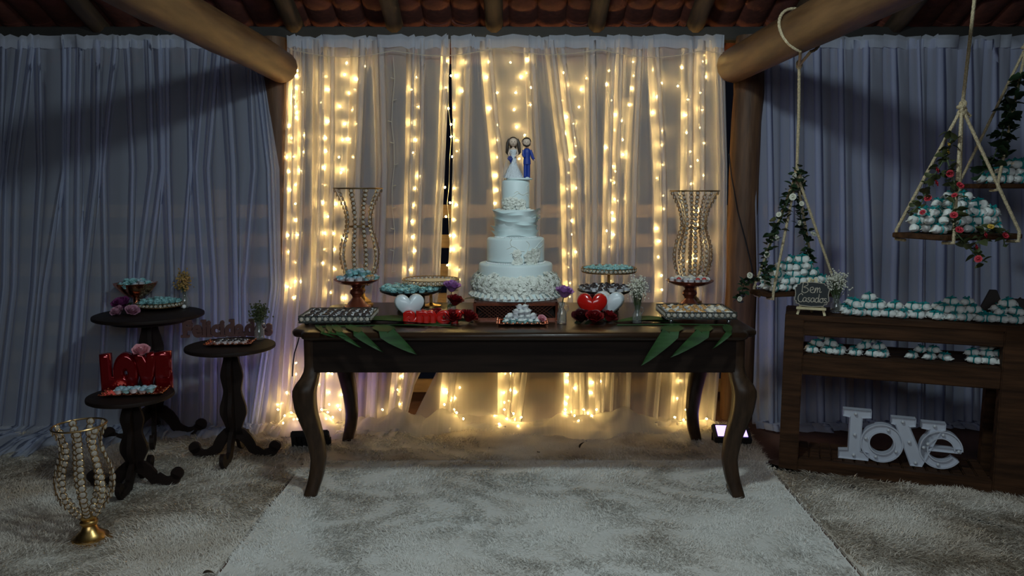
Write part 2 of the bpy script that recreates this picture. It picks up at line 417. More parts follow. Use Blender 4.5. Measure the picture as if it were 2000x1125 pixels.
Rc = [([t, t+4*math.sin(t), t+6*math.sin(t*2), t+6*math.sin(t*2)], wd, nf) for t, wd, nf in ((1490, 32, 1), (1536, 26, 1), (1584, 36, 1), (1634, 26, 1), (1682, 34, 1), (1736, 30, 1), (1786, 26, 1), (1828, 36, 1), (1884, 30, 1), (1934, 34, 1), (1990, 34, 1))]
curtain('sheer_curtain', 'bluish lilac sheer curtain hanging behind the wooden shelf and roped trays',
  [1466, 1472, 1478, 1470], [2090, 2095, 2100, 2110], Rc, 2.262, 4.60, 4.42, M['sheer_r'], 17, fwd=.10, heap=.03)

# loose tulle heaped along the foot of the central curtain
def heap(x0, x1, seed, y0, y1, hh):
    R = np.random.default_rng(seed); nx, ny = 60, 12; V = []
    a = R.uniform(0, 6, 6); 
    for j in range(ny):
        q = j/(ny-1)
        for i in range(nx):
            t = i/(nx-1); x = x0+(x1-x0)*t
            env = min(1, t*8, (1-t)*8)
            yy = y0+(y1+.06*math.sin(9*t+a[0])+.03*math.sin(23*t+a[1])-y0)*q
            z = .012+hh*env*math.sin(PI*min(1, q*.97+.03))**.8*(.6+.3*math.sin(11*t+a[2]+2*q)+.2*math.sin(29*t+a[3]-4*q)+.12*math.sin(61*t+9*q+a[4]))
            V.append((x, yy, max(.01, z)))
    fs = [(j*nx+i, j*nx+i+1, (j+1)*nx+i+1, (j+1)*nx+i) for j in range(ny-1) for i in range(nx-1)]
    me = bpy.data.meshes.new('tulle'); me.from_pydata(V, [], fs); me.materials.append(M['tulle']); me.polygons.foreach_set('use_smooth', [True]*len(fs)); me.update()
    return me
tag(link('tulle_length', heap(-1.42, -.42, 2, 4.50, 4.20, .10)), 'loose white tulle heaped on the floor under the table, left of the gap', 'fabric')
tag(link('tulle_length', heap(-.62, 1.12, 4, 4.52, 4.22, .105)), 'loose white tulle heaped on the floor behind the table centre and right', 'fabric')

# =================================================================== STRING LIGHTS
STR = [
 [(581,138),(578,149),(578,172),(574,189),(568,202),(577,208),(580,220),(579,230),(566,245),(570,270),(569,278),(560,307),(565,335),(568,371),(577,398),(562,459),(563,492),(563,560),(574,581),(578,709),(578,731),(560,767),(549,788),(541,790),(574,828)],
 [(590,180),(593,264),(592,297),(573,306),(588,334),(577,361),(577,430),(582,459),(577,513),(577,549),(587,550),(624,751),(637,818)],
 [(636,149),(641,175),(627,200),(641,237),(636,269),(637,295),(632,327),(634,361),(630,396),(641,423),(634,455),(633,487),(631,514),(641,547),(645,571),(642,728),(649,730),(643,766),(643,790),(659,792)],
 [(677,123),(673,146),(682,182),(664,208),(673,242),(669,273),(662,307),(668,331),(666,337),(657,398),(652,456),(654,487),(653,525),(663,725),(667,771)],
 [(712,129),(697,155),(693,175),(688,215),(696,242),(678,272),(690,307),(670,398),(670,465),(671,582)],
 [(814,151),(804,175),(817,209),(804,240),(810,273),(806,298),(820,344),(810,368),(808,401),(804,432),(805,463),(811,490),(800,527),(785,735),(776,761),(781,789),(747,800)],
 [(873,119),(881,148),(870,171),(876,212),(881,243),(881,267),(883,306),(869,366),(879,396),(871,423),(879,460),(883,487),(874,518),(870,761),(873,766),(889,777),(883,777),(881,782),(887,800)],
 [(909,123),(891,148),(903,178),(887,210),(888,235),(891,274),(892,295),(886,368),(892,400),(885,429),(888,460),(899,484),(897,527),(898,546),(898,757)],
 [(955,121),(951,151),(971,181),(957,212),(972,244),(971,274),(972,307),(969,343),(970,371),(967,397),(988,730),(984,767),(985,786),(966,812)],
 [(997,122),(1017,151),(1007,181),(1004,214),(1009,248),(1014,310),(997,729),(997,762),(993,783),(995,825),(993,842)],
 [(1031,117),(1027,143),(1037,171),(1036,205),(1025,264),(1008,766),(1005,823)],
 [(1101,142),(1110,166),(1099,196),(1107,228),(1105,261),(1112,312),(1111,337),(1107,369),(1111,403),(1115,431),(1110,495),(1110,522),(1113,580),(1110,732),(1109,745),(1112,775),(1106,788),(1103,808)],
 [(1145,153),(1135,175),(1131,209),(1120,242),(1123,269),(1125,285),(1123,306),(1126,367),(1116,458),(1125,492),(1113,553),(1121,758),(1116,804)],
 [(1189,138),(1185,165),(1194,196),(1202,224),(1200,254),(1184,288),(1197,325),(1193,352),(1199,357),(1200,389),(1196,416),(1185,451),(1190,482),(1191,549),(1157,747),(1155,767),(1148,807)],
 [(1236,121),(1237,148),(1234,173),(1229,205),(1214,236),(1216,273),(1217,302),(1201,334),(1206,392),(1199,428),(1199,458),(1172,723),(1173,745)],
 [(1275,137),(1292,162),(1283,189),(1274,220),(1293,255),(1292,283),(1294,322),(1283,348),(1295,382),(1296,408),(1283,446),(1288,471),(1285,502),(1292,538),(1293,566),(1309,722),(1328,743),(1323,778),(1328,826)],
 [(1332,132),(1324,168),(1344,194),(1338,225),(1341,259),(1348,296),(1349,325),(1349,359),(1354,453),(1342,511),(1356,571),(1355,778),(1357,819)],
 [(1376,108),(1373,120),(1378,150),(1368,181),(1371,215),(1368,249),(1375,280),(1362,313),(1374,343),(1364,379),(1364,411),(1362,438),(1374,472),(1360,504)],
]
STR += [[(543,800),(556,812),(569,806),(581,818),(553,826),(640,805),(650,815),(664,800),(628,800)], [(868,790),(892,806),(905,818)], [(985,800),(1003,808),(990,818),(1012,832),(975,828),(1000,840),(1018,815)], [(1104,800),(1122,812),(1140,800),(1156,812),(1130,822),(1165,800)], [(1318,815),(1335,820),(1340,800),(1362,806),(1380,818)]]
lights = thing('string_lights', 'warm white string lights hanging in strands behind the central sheer curtain', 'string lights', (0, 0, 0))
bm_ = MB().ball((0, 0, 0), (.0048, .0048, .0060), 8, 6).mesh('bulb', M['bulb'])
ZT = 2.225
m = MB(); pts = []
for i in range(90):
    t = i/89; px = 566+t*848; p = at_y(px, 96+13*abs(math.sin(t*PI*4.2))+3*math.sin(t*9), 4.535); pts.append(p)
m.tube(pts, .0022, 4); m.build('main_wire', M['cord'], lights)
def ycur(z): return CT+(CB-CT)*(ZT-z)/ZT
for st in STR:
    P = []
    for (x, y) in sorted(st, key=lambda q: q[1]):
        p = at_y(x, y, 4.55); off = random.choice((.006, .012, .02, .03, .045)); p = at_y(x, y, ycur(p.z)+off if st[0][1] < 785 else random.uniform(4.30, 4.40)); p.z = max(p.z, .03); P.append(p)
    xs = [p.x for p in P]; W = [at_y(st[0][0]+3, 97 if st[0][1] < 700 else 760, 4.56 if st[0][1] < 700 else 4.5)]
    for i, p in enumerate(P):
        a = np.mean(xs[max(0, i-1):i+2]); W.append(Vector((a, p.y+.006, p.z)))
    m = MB(); m.tube(W, .0015, 4)
    sw = m.build('light_strand', M['cord'], lights)
    for p in P: link('bulb', bm_, sw, p, (0, random.uniform(-1.2, 1.2), 0))
# one strand that has no lit bulbs
m = MB(); pts = [at_y(768+3*math.sin(k*1.7), 112+k*42, ycur(2.2-k*.12)-.05) for k in range(11)]
m.tube(pts, .0018, 4)
for p in pts[1:]: m.tube([p, p+Vector((.022*random.choice((-1, 1)), -.004, .006))], .003, 4)
m.build('unlit_strand', M['cord'], lights)

# =================================================================== RUGS
def inside(poly, x, y):
    c = np.zeros(len(x), bool); n = len(poly)
    for i in range(n):
        x0, y0 = poly[i]; x1, y1 = poly[(i+1) % n]
        cr = ((y0 > y) != (y1 > y)) & (x < (x1-x0)*(y-y0)/((y1-y0) or 1e-9)+x0); c ^= cr
    return c
def rug(label, poly, dens, hgt, m, seed, base=.012):
    R = np.random.default_rng(seed)
    b = MB().prism([(x, y) for x, y in poly], base, axis='z', y0=.001).build('shaggy_rug', m, smooth=False); tag(b, label, 'rug')
    px = [p[0] for p in poly]; py = [p[1] for p in poly]
    x0, x1, y0, y1 = min(px), max(px), min(py), max(py); n = int((x1-x0)*(y1-y0)*dens)
    x = R.uniform(x0, x1, n); y = R.uniform(y0, y1, n); k = inside(poly, x, y)
    # fewer tufts where the view is farther
    x = x[k]; y = y[k]; n = len(x)
    a = 2.2*np.sin(1.9*x+1.3*y+seed)+1.8*np.sin(3.1*y-2.2*x+seed*2)+1.1*np.sin(7*x+5*y)+R.normal(0, .8, n)
    cl = .5+.5*np.sin(13*x+4*np.sin(9*y+seed))*np.sin(11*y+3*np.sin(8*x+seed))
    h = hgt*(.55+.45*cl)*R.uniform(.6, 1.15, n); ln = hgt*R.uniform(.5, 1.3, n)
    wd = R.uniform(.0012, .0028, n)*(.7+.3*y/3)
    ca, sa = np.cos(a), np.sin(a); wx, wy = -sa*wd, ca*wd
    # turn the blade's width partly to the viewer
    z0 = base*.5
    V = np.zeros((n, 5, 3))
    V[:, 0] = np.stack([x-wx, y-wy, np.full(n, z0)], 1); V[:, 1] = np.stack([x+wx, y+wy, np.full(n, z0)], 1)
    mx, my = x+ca*ln*.35, y+sa*ln*.35
    V[:, 2] = np.stack([mx+wx*.9, my+wy*.9, h*.7], 1); V[:, 3] = np.stack([mx-wx*.9, my-wy*.9, h*.7], 1)
    V[:, 4] = np.stack([x+ca*ln, y+sa*ln, h*R.uniform(.7, 1.05, n)], 1)
    me = bpy.data.meshes.new('pile'); me.vertices.add(n*5); me.vertices.foreach_set('co', V.reshape(-1).astype(np.float32))
    base_i = np.arange(n)*5
    idx = np.concatenate([np.stack([base_i, base_i+1, base_i+2, base_i+3], 1), np.stack([base_i+3, base_i+2, base_i+4, base_i+4], 1)[:, :3].repeat(1, 0)], 1)
    loops = idx.reshape(-1); me.loops.add(len(loops)); me.loops.foreach_set('vertex_index', loops.astype(np.int32))
    st = np.stack([np.arange(n)*7, np.arange(n)*7+4], 1).reshape(-1); me.polygons.add(2*n)
    me.polygons.foreach_set('loop_start', st.astype(np.int32)); me.materials.append(m); me.update(calc_edges=True); me.validate()
    o = link('pile', me, b); o['kind'] = 'stuff'
    return b
SA = at_z(1520, 918); SB = at_z(2000, 975); SD = (SB-SA).normalized(); SN = Vector((SD.y, -SD.x, 0))  # shelf front line, SN towards the viewer
def shp(t, d=0, z=0): return SA+SD*t-SN*d+Vector((0, 0, z))     # along the shelf, back from its front, up
E1 = shp(-.03, -.03); E2 = shp(1.9, -.03)
rug('white shaggy fur rug lying in front of the cake table', [(-1.06, 2.15), (1.24, 2.15), (1.29, 3.80), (-1.06, 3.80)], 42000, .028, M['rug'], 1)
rug('beige shaggy fur rug under the cake table, behind the white rug', [(-1.10, 3.815), (1.32, 3.815), (1.36, 4.47), (-1.42, 4.47)], 26000, .032, M['rugb'], 2)  # white fur under the table, its shade put into the beige tone
rug('beige shaggy fur rug under the round pedestal tables', [(-3.0, 2.15), (-1.075, 2.15), (-1.075, 3.81), (-1.40, 4.35), (-3.0, 4.35)], 30000, .036, M['rugb'], 3)
rug('beige shaggy fur rug in front of the wooden shelf', [(1.255, 2.15), (2.9, 2.15), (E2.x, E2.y), (E1.x, E1.y), (1.305, 3.78)], 34000, .038, M['rugb'], 4)

# =================================================================== CAKE TABLE
TZ = .78
TXC, TX, TY0, TY1 = .055, 1.035, 3.275, 4.215
tbl = thing('cake_table', 'dark brown wooden table with curved cabriole legs carrying the wedding cake', 'table', (TXC, (TY0+TY1)/2, 0))
hy = (TY1-TY0)/2
def top_outline(ins=0):
    out = []; X, Y = TX-ins, hy-ins
    for sx, sy in ((-1, -1), (1, -1), (1, 1), (-1, 1)):
        q = [(-X+.0, -Y+.10), (-X+.015, -Y+.075), (-X+.05, -Y+.06), (-X+.06, -Y+.02), (-X+.085, -Y)]
        q = [(x*-sx if sx == 1 else x, y*-sy if sy == 1 else y) for x, y in q]
        if sx*sy == -1: q = q[::-1]
        out += q
    return out
m = MB(); lay = [(.018, .742), (.004, .748), (0, .758), (0, .768), (.006, .777), (.016, .78)]
n = len(top_outline()); vs = []; fs = []
for ins, z in lay: vs += [(x, y, z) for x, y in top_outline(ins)]
for i in range(len(lay)-1):
    for k in range(n): fs.append((i*n+k, i*n+(k+1) % n, (i+1)*n+(k+1) % n, (i+1)*n+k))
fs.append(tuple((len(lay)-1)*n+k for k in range(n))); fs.append(tuple(range(n-1, -1, -1)))
m.add(vs, fs).build('tabletop', M['table'], tbl, angle=50)
LX, LY = .955, hy-.085
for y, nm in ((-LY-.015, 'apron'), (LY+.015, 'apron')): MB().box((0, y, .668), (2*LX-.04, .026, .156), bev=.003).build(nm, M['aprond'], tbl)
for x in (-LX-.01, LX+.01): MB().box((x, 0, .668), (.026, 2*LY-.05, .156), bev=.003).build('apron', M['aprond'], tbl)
prof = [(0, .053, .019), (.02, .056, .016), (.085, .060, -.006), (.18, .062, -.020), (.29, .070, -.008), (.41, .084, .019), (.50, .094, .026), (.53, .094, .022), (.565, .074, .0), (.60, .062, -.008), (.745, .062, -.008)]
for sx in (-1, 1):
    for sy in (-1, 1):
        m = MB(); vs = []; fs = []
        zs = np.linspace(0, .745, 30); ws = np.interp(zs, [p[0] for p in prof], [p[1] for p in prof]); of = np.interp(zs, [p[0] for p in prof], [p[2] for p in prof])
        of = np.convolve(np.pad(of, 1, 'edge'), [.25, .5, .25], 'valid')
        for z, w_, o_ in zip(zs, ws, of):
            cx, cy, h_ = o_*sx, o_*sy, w_/2; k = h_*.72
            for dx, dy in ((-h_, -k), (-k, -h_), (k, -h_), (h_, -k), (h_, k), (k, h_), (-k, h_), (-h_, k)): vs.append((sx*LX+cx+dx, sy*LY+cy+dy, z))
        for i in range(29):
            for k in range(8): fs.append((i*8+k, i*8+(k+1) % 8, i*8+8+(k+1) % 8, i*8+8+k))
        fs.append(tuple(range(8))); fs.append(tuple(29*8+k for k in range(8)))
        m.add(vs, fs).build('leg', M['leg'], tbl, angle=50)

# =================================================================== candies and wrapped sweets
def cup_mesh():
    m = MB(); m.lathe([(.011, 0), (.0115, .001), (.0175, .015), (.0200, .0175), (.016, .0145), (.010, .003)], 24, wob=lambda a, z: 1+.07*math.sin(8*a)*(z > .005)); return m
CUP = {k: cup_mesh().mesh('paper_cup', M[v]) for k, v in dict(w='cupw', t='teal', c='cream').items()}
BALL = {k: MB().ball((0, 0, .0150), (.0125, .0125, .0115), 10, 7).mesh('filling', M[v]) for k, v in dict(d='choc', t='teal', a='aqua', c='cream', o='caramel', w='wrap', r='strawb').items()}
def petal_top(matn):
    m = MB()
    for k in range(7):
        a = 2*PI*k/7; m.tube([(0, 0, .016), (.010*math.cos(a), .010*math.sin(a), .026), (.019*math.cos(a+.3), .019*math.sin(a+.3), .024)], [.004, .006, .001], 4, flat=.3)
    return m.mesh('foil_frill', M[matn])
FRILL = petal_top('teal')
CANDY = {}
def candy(kind, p, rz, group, label, scale=1.0, parent_rot=0, tilt=(0, 0)):
    cupk, ballk, fr = kind
    r = thing({'d': 'truffle', 'o': 'caramel_sweet'}.get(ballk, 'candy'), label, 'sweet', p, rz, group)
    r.scale = (scale,)*3; r.rotation_euler = (tilt[0], tilt[1], rz)
    link('paper_cup', CUP[cupk], r); link('filling', BALL[ballk], r)
    if fr: link('foil_frill', FRILL, r)
    return r
def sweet_meshes():
    m = MB()
    prof = [(0, -.037), (.009, -.036), (.0165, -.030), (.0195, -.020), (.0185, -.010), (.0155, 0), (.0185, .010), (.0195, .020), (.0165, .030), (.009, .036), (0, .037)]
    R = np.random.default_rng(1)
    m.lathe(prof, 12, wob=lambda a, z: 1+.05*math.sin(3*a+90*z)+.04*math.sin(5*a-40*z))
    m.v = [(z, x, y*.92+.018) for x, y, z in m.v]
    m.box((.036, .004, .014), (.014, .030, .003), Euler((.2, .4, .1)).to_matrix()); m.box((-.036, -.002, .015), (.014, .028, .003), Euler((-.2, -.5, .2)).to_matrix())
    b = m.mesh('wrapper', M['wrap'])
    m = MB(); m.ring((0, 0, .018), .0172, .0034, 14, 4, 'x')
    for s_ in (-1, 1):
        m.tube([(0, 0, .035), (.004, s_*.013, .046), (-.003, s_*.022, .041), (0, s_*.003, .035)], .0036, 4)
        m.tube([(0, 0, .035), (s_*.010, s_*.006, .039), (s_*.024, s_*.014, .037)], [.004, .0045, .0025], 4)
    return b, m.mesh('ribbon', M['ribbon'])
SW, SR = sweet_meshes()
def bem(p, rot, group, label, scale=1):
    r = thing('wrapped_sweet', label, 'sweet', p, 0, group); r.rotation_euler = rot; r.scale = (scale,)*3
    link('wrapper', SW, r); link('ribbon', SR, r); return r
ORD = ('first', 'second', 'third', 'fourth', 'fifth', 'sixth', 'seventh', 'eighth', 'ninth')
def pile(origin, rz, layers, group, label, dx=.078, dy=.046, dz=.034, seed=0, scale=1.0):
    R = random.Random(seed); Rm = Matrix.Rotation(rz, 3, 'Z')
    for k, (nx, ny) in enumerate(layers):
        for i in range(nx):
            for j in range(ny):
                l = Vector(((i-(nx-1)/2)*dx+R.uniform(-.012, .012), (j-(ny-1)/2)*dy+R.uniform(-.006, .006), k*dz+R.uniform(0, .003)))
                lb = 'teal-tied white sweet, '+(f'{ORD[i]} from left, ' if nx > 1 else '')+((('front row, ', 'middle row, ', 'back row, ') if ny == 3 else ('front row, ', 'back row, '))[j] if ny > 1 else '')+('lowest', 'second', 'third', 'fourth', 'top')[k]+' layer, '+label
                bem(Vector(origin)+Rm @ l, (R.uniform(-.25, .25) if k else 0, R.uniform(-.15, .15) if k else 0, rz+R.uniform(-.8, .8)), group, lb, scale*R.uniform(.92, 1.06))

# =================================================================== crystal beads, vases, trays, stands
def bead_mesh(R, frame):
    m = MB(); m.ring((0, 0, 0), R*.90, R*.13, 14, 4, 'y'); m.cur = 1
    m.ball((0, 0, 0), (R*.80, R*.42, R*.80), 8, 5); return m.mesh('bead', [M[frame], M['crystal']])
BEAD_G = bead_mesh(.0115, 'wire'); BEAD_F = bead_mesh(.0150, 'wire'); BEAD_D = bead_mesh(.0125, 'crystalf'); BEAD_S = bead_mesh(.0105, 'wire')
def vase(name, label, loc, prof, strands, seam, nb, base_prof, Rt, bead=None, rot=(0, 0, 0)):
    """prof: (radius, z) polyline the strands follow"""
    v = thing(name, label, 'vase', loc); v.rotation_euler = rot
    zs = [p[1] for p in prof]; rs = [p[0] for p in prof]
    MB().lathe(base_prof, 28).build('base', M['gold'], v)
    MB().ring((0, 0, zs[-1]), rs[-1], .0038, 40, 6).build('rim', M['wire'], v)
    if seam is not None: MB().ring((0, 0, seam), np.interp(seam, zs, rs), .0038, 32, 6).build('waist_ring', M['wire'], v)
    zz = np.linspace(zs[0], zs[-1], 80); rr = np.interp(zz, zs, rs); rr = np.convolve(np.pad(rr, 4, 'edge'), np.ones(9)/9, 'valid')
    ds = np.concatenate([[0], np.cumsum(np.hypot(np.diff(zz), np.diff(rr)))]); tot = ds[-1]
    for k in range(strands):
        a = 2*PI*(k+.35)/strands
        pts = [(r*math.cos(a), r*math.sin(a), z) for r, z in zip(rr[::3], zz[::3])]
        st = MB().tube(pts, .0022, 4).build('bead_strand', M['wire'], v)
        for b in range(nb):
            d = tot*(b+.5)/nb; z = np.interp(d, ds, zz); r = np.interp(d, ds, rr); r2 = np.interp(d+.01, ds, rr); z2 = np.interp(d+.01, ds, zz)
            link('bead', bead or BEAD_G, st, ((r+.004)*math.cos(a), (r+.004)*math.sin(a), z), (0, math.atan2(r2-r, z2-z)*0, a+PI/2+random.uniform(-.25, .25)))
    return v
BASEP = [(.075, 0), (.078, .006), (.076, .014), (.064, .020), (.063, .028), (.050, .034), (.046, .042), (.030, .055), (.024, .075), (.030, .082), (.031, .092), (.024, .100), (.030, .108), (.030, .116)]
# floor vase, front left
vb = at_z(178, 1060); s_ = mpp(vb)
vase('crystal_vase', 'gold crystal bead vase standing on the rug in front of the small tables', vb, [(.030, .12), (.062, .155), (.092, .20), (.103, .25), (.099, .29), (.082, .34), (.068, .385), (.066, .42), (.078, .455), (.096, .482)], 9, None, 16, [(a*1.08, b) for a, b in BASEP], 1, BEAD_F, rot=(0, -.03, 0))
# table vases
for px, yb, ytop_, lab in ((705, 597, 368, 'tall gold crystal bead vase behind the copper stand of blue sweets'), (1350, 597, 373, 'tall gold crystal bead vase behind the copper stand of white cup sweets')):
    b = at_z(px, yb, TZ); k = mpp(b); Ht = at_y(px, ytop_, b.y).z-TZ
    P = [(.030, .115), (.062, .15), (.084, .20), (.098, .27), (.098, .31), (.086, .37), (.066, .425), (.062, .47), (.064, .51), (.078, .565), (.104, .62), (.124, .655)]
    sc = Ht/.655; P = [(r*1.02, z*sc) for r, z in P]
    vase('crystal_vase', lab, b, P, 10, .445*sc, 22, [(a*.85, z*sc) for a, z in BASEP], 1)
def bead_row(parent, pts, mesh, rzs):
    for p, a in zip(pts, rzs): link('bead', mesh, parent, p, (0, 0, a))
def rect_tray(label, c, w_, d_, rz, feet, z0):
    t = thing('crystal_tray', label, 'tray', c, rz)
    hh = .026
    MB().box((0, 0, z0+.006), (w_, d_, .008), bev=.002).build('plate', M['mirror'], t)
    n1 = int(w_/.0255); n2 = int(d_/.0255)
    for y in (-d_/2, d_/2): bead_row(t, [(-w_/2+(i+.5)*w_/n1, y, z0+hh/2+.008) for i in range(n1)], BEAD_D, [0]*n1)
    for x in (-w_/2, w_/2): bead_row(t, [(x, -d_/2+(i+.5)*d_/n2, z0+hh/2+.008) for i in range(n2)], BEAD_D, [PI/2]*n2)
    m = MB()
    for zz in (z0+.006, z0+.034):
        m.tube([(-w_/2, -d_/2, zz), (w_/2, -d_/2, zz)], .0025, 4); m.tube([(-w_/2, d_/2, zz), (w_/2, d_/2, zz)], .0025, 4)
        m.tube([(-w_/2, -d_/2, zz), (-w_/2, d_/2, zz)], .0025, 4); m.tube([(w_/2, -d_/2, zz), (w_/2, d_/2, zz)], .0025, 4)
    m.build('frame', M['crystalf'], t)
    for x in (-1, 1):
        for y in (-1, 1): MB().ball((x*(w_/2-.03), y*(d_/2-.03), z0/2+.001), (.011, .011, z0/2+.002), 10, 7).build('foot', M['mirror'] if feet else M['crystalf'], t)
    return t
def grid_candies(c, w_, d_, rz, nx, ny, z, kinds, group, label, sc=1.0, seed=0):
    R = random.Random(seed); Rm = Matrix.Rotation(rz, 3, 'Z')
    for i in range(nx):
        for j in range(ny):
            p = Vector(((i+.5)/nx*w_-w_/2+R.uniform(-.003, .003), (j+.5)/ny*d_-d_/2+R.uniform(-.003, .003), z))
            kd = kinds[R.randrange(len(kinds))]
            lb, gp = (label, group) if isinstance(label, str) else (label[kd], group[kd])
            lb = f'{lb}, {ORD[i]} from left, {ORD[j]} row'
            candy(kd, Vector(c)+Rm @ p, R.uniform(0, 6), gp, lb, sc*R.uniform(.94, 1.06), tilt=(R.uniform(-.2, .2), R.uniform(-.2, .2)))
lt = at_z(652, 635, TZ); lt = Vector((lt.x, lt.y+.125, TZ))
rect_tray('rectangular crystal tray of dark truffles on the left end of the cake table', lt, .325, .26, .03, False, .007)
grid_candies(lt, .295, .235, .03, 8, 6, .019, [('w', 'd', 0)], 'truffles in the left crystal tray', 'dark truffle on the left rectangular crystal tray', 1.05, 1)
rt = at_z(1370, 634, TZ); rt = Vector((rt.x, rt.y+.13, TZ))
rect_tray('rectangular crystal tray on ball feet at the right end of the cake table', rt, .325, .27, -.02, True, .022)
grid_candies(rt, .295, .24, -.02, 8, 6, .034, [('c', 'o', 0), ('w', 'o', 0), ('w', 'c', 0)], {('c', 'o', 0): 'caramels in cream cups', ('w', 'o', 0): 'caramels in white cups', ('w', 'c', 0): 'cream sweets in white cups'},
  {('c', 'o', 0): 'cream-cupped caramel on the right crystal tray', ('w', 'o', 0): 'white-cupped caramel on the right crystal tray', ('w', 'c', 0): 'cream sweet on the right crystal tray'}, 1.05, 2)
def pedestal(label, c, R, hgt, name='cake_stand', matn='copperdark'):
    t = thing(name, label, 'cake stand', c)
    MB().lathe([(0, hgt-.022), (R*.30, hgt-.024), (R*.72, hgt-.014), (R*.97, hgt+.002), (R, hgt+.007), (R*.985, hgt+.009), (R*.9, hgt-.001), (R*.3, hgt-.004), (0, hgt-.004)], 40).build('plate', M[matn], t)
    k = hgt
    MB().lathe([(R*.60, 0), (R*.62, .004), (R*.60, .012), (R*.45, .022), (R*.28, k*.30), (R*.20, k*.40), (R*.23, k*.47), (R*.32, k*.56), (R*.31, k*.64), (R*.20, k*.72), (R*.22, k*.78), (R*.34, k-.022)], 32).build('stem', M[matn], t)
    return t
HOUR = ('', 'one', 'two', 'three', 'four', 'five', 'six', 'seven', 'eight', 'nine', 'ten', 'eleven', 'twelve')
def scatter_disc(c, R, n, kinds, group, label, sc, seed, dome=0.0, zoff=0.0):
    Rr = random.Random(seed); ga = PI*(3-math.sqrt(5))
    for i in range(n):
        r = R*math.sqrt((i+.5)/n); a = i*ga; z = dome*(1-(r/R)**1.5)
        hr = round(((math.pi/2-a) % (2*PI))/(2*PI)*12) % 12 or 12
        lb = label if n < 5 else label+f", {('innermost', 'inner', 'outer', 'outermost')[min(3, int(4*(i+.5)/n))]} ring at {HOUR[hr]} o'clock"
        candy(kinds[Rr.randrange(len(kinds))], Vector(c)+Vector((r*math.cos(a), r*math.sin(a), zoff+z)), Rr.uniform(0, 6), group, lb, sc*Rr.uniform(.9, 1.08), tilt=(Rr.uniform(-.3, .3), Rr.uniform(-.3, .3)))
# left copper stand
pl = at_z(700, 600, TZ); pl.y -= .03; k = mpp(pl); ph = at_y(700, 548, pl.y).z-TZ
pedestal('copper pedestal stand of blue sweets on the left of the cake table', pl, .118, ph)
scatter_disc(pl, .098, 22, [('t', 'a', 0), ('w', 'a', 0)], 'blue sweets on the left copper stand', 'pale blue sweet on the left copper pedestal', 1.15, 3, .0, ph)
scatter_disc(pl, .055, 9, [('t', 'a', 0)], 'upper blue sweets on the left copper stand', 'aqua sweet topping the left copper stand', 1.15, 4, .012, ph+.026)
for k_, (dx, dy) in enumerate(((.088, -.045), (.075, -.065))):
    candy(('c', 'o', 0), pl+Vector((dx, dy, ph+.012)), 0, 'yellow sweets on the left copper stand', ('farther', 'nearer')[k_]+' yellow sweet at the edge of the left copper pedestal', 1.0)
# right copper stand
pr = at_z(1343, 602, TZ); pr.y -= .03; ph2 = at_y(1343, 550, pr.y).z-TZ
pedestal('copper pedestal stand of white cup sweets on the right of the cake table', pr, .121, ph2)
scatter_disc(pr, .095, 19, [('w', 'c', 0), ('w', 'w', 0)], 'white sweets on the right copper stand', 'white cup sweet on the right copper pedestal', 1.05, 5, 0, ph2)
for k_, (dx, dy) in enumerate(((.02, -.09), (.055, -.078), (-.07, -.062))):
    candy(('w', 'r', 0), pr+Vector((dx, dy, ph2+.004)), 0, 'red sweets on the right copper stand', ('middle', 'right-hand', 'left-hand')[k_]+' red filled sweet on the right copper pedestal', 1.0)
def dark_stand(label, c, R, hgt, foot):
    t = thing('dark_cake_stand', label, 'cake stand', c)
    MB().lathe([(0, hgt-.03), (R*.45, hgt-.030), (R*.72, hgt-.022), (R*.98, hgt-.006), (R, hgt), (R*.97, hgt+.002), (R*.6, hgt-.008), (0, hgt-.010)], 36).build('plate', M['black'], t)
    MB().box((0, 0, (hgt-.028)/2), (foot, foot*.7, hgt-.028), bev=.006).build('foot', M['mahog'], t)
    return t
dl = at_z(803, 604, TZ); dlh = at_y(803, 566, dl.y).z-TZ
dark_stand('round black stand of aqua foil sweets behind the white heart', dl, .160, dlh, .135)
scatter_disc(dl, .145, 44, [('t', 't', 1), ('t', 't', 0), ('t', 'a', 1)], 'aqua foil sweets on the black stand', 'aqua foil sweet on the black stand', 1.1, 6, .006, dlh-.006)
dr = at_z(1181, 606, TZ); drh = at_y(1181, 565, dr.y).z-TZ
dark_stand('round black stand of chocolate truffles behind the two hearts', dr, .143, drh, .135)
scatter_disc(dr, .128, 34, [('w', 'd', 0)], 'truffles on the black stand', 'chocolate truffle on the black stand', 1.1, 7, .004, drh-.006)
def crystal_stand(label, c, R, hgt, inner, bead=BEAD_S):
    t = thing('crystal_cake_stand', label, 'cake stand', c)
    MB().lathe([(0, hgt), (R, hgt), (R, hgt+.006), (R*.96, hgt+.008), (0, hgt+.008)], 40).build('plate', M[inner], t)
    n = int(2*PI*R/.0225)
    bead_row(t, [((R+.002)*math.cos(2*PI*i/n), (R+.002)*math.sin(2*PI*i/n), hgt+.010) for i in range(n)], bead, [2*PI*i/n+PI/2 for i in range(n)])
    m = MB(); m.ring((0, 0, hgt-.001), R, .003, 40, 5); m.ring((0, 0, hgt+.021), R, .0022, 40, 5); m.build('frame', M['wire'], t)
    if hgt > .03:
        MB().lathe([(.055, 0), (.055, .006), (.02, .012), (.008, .02), (.0075, hgt)], 20).build('stem', M['gold'], t)
    return t
cl_ = at_z(842, 598, TZ); clh = at_y(842, 552, cl_.y).z-TZ
crystal_stand('gold crystal rimmed stand with cream plate, behind the purple rose left of the cake', cl_, .147, clh, 'cream')
cr_ = at_z(1188, 598, TZ); crh = at_y(1188, 530, cr_.y).z-TZ
crystal_stand('gold crystal rimmed stand of aqua sweets, highest on the right of the cake', cr_, .143, crh, 'mirror')
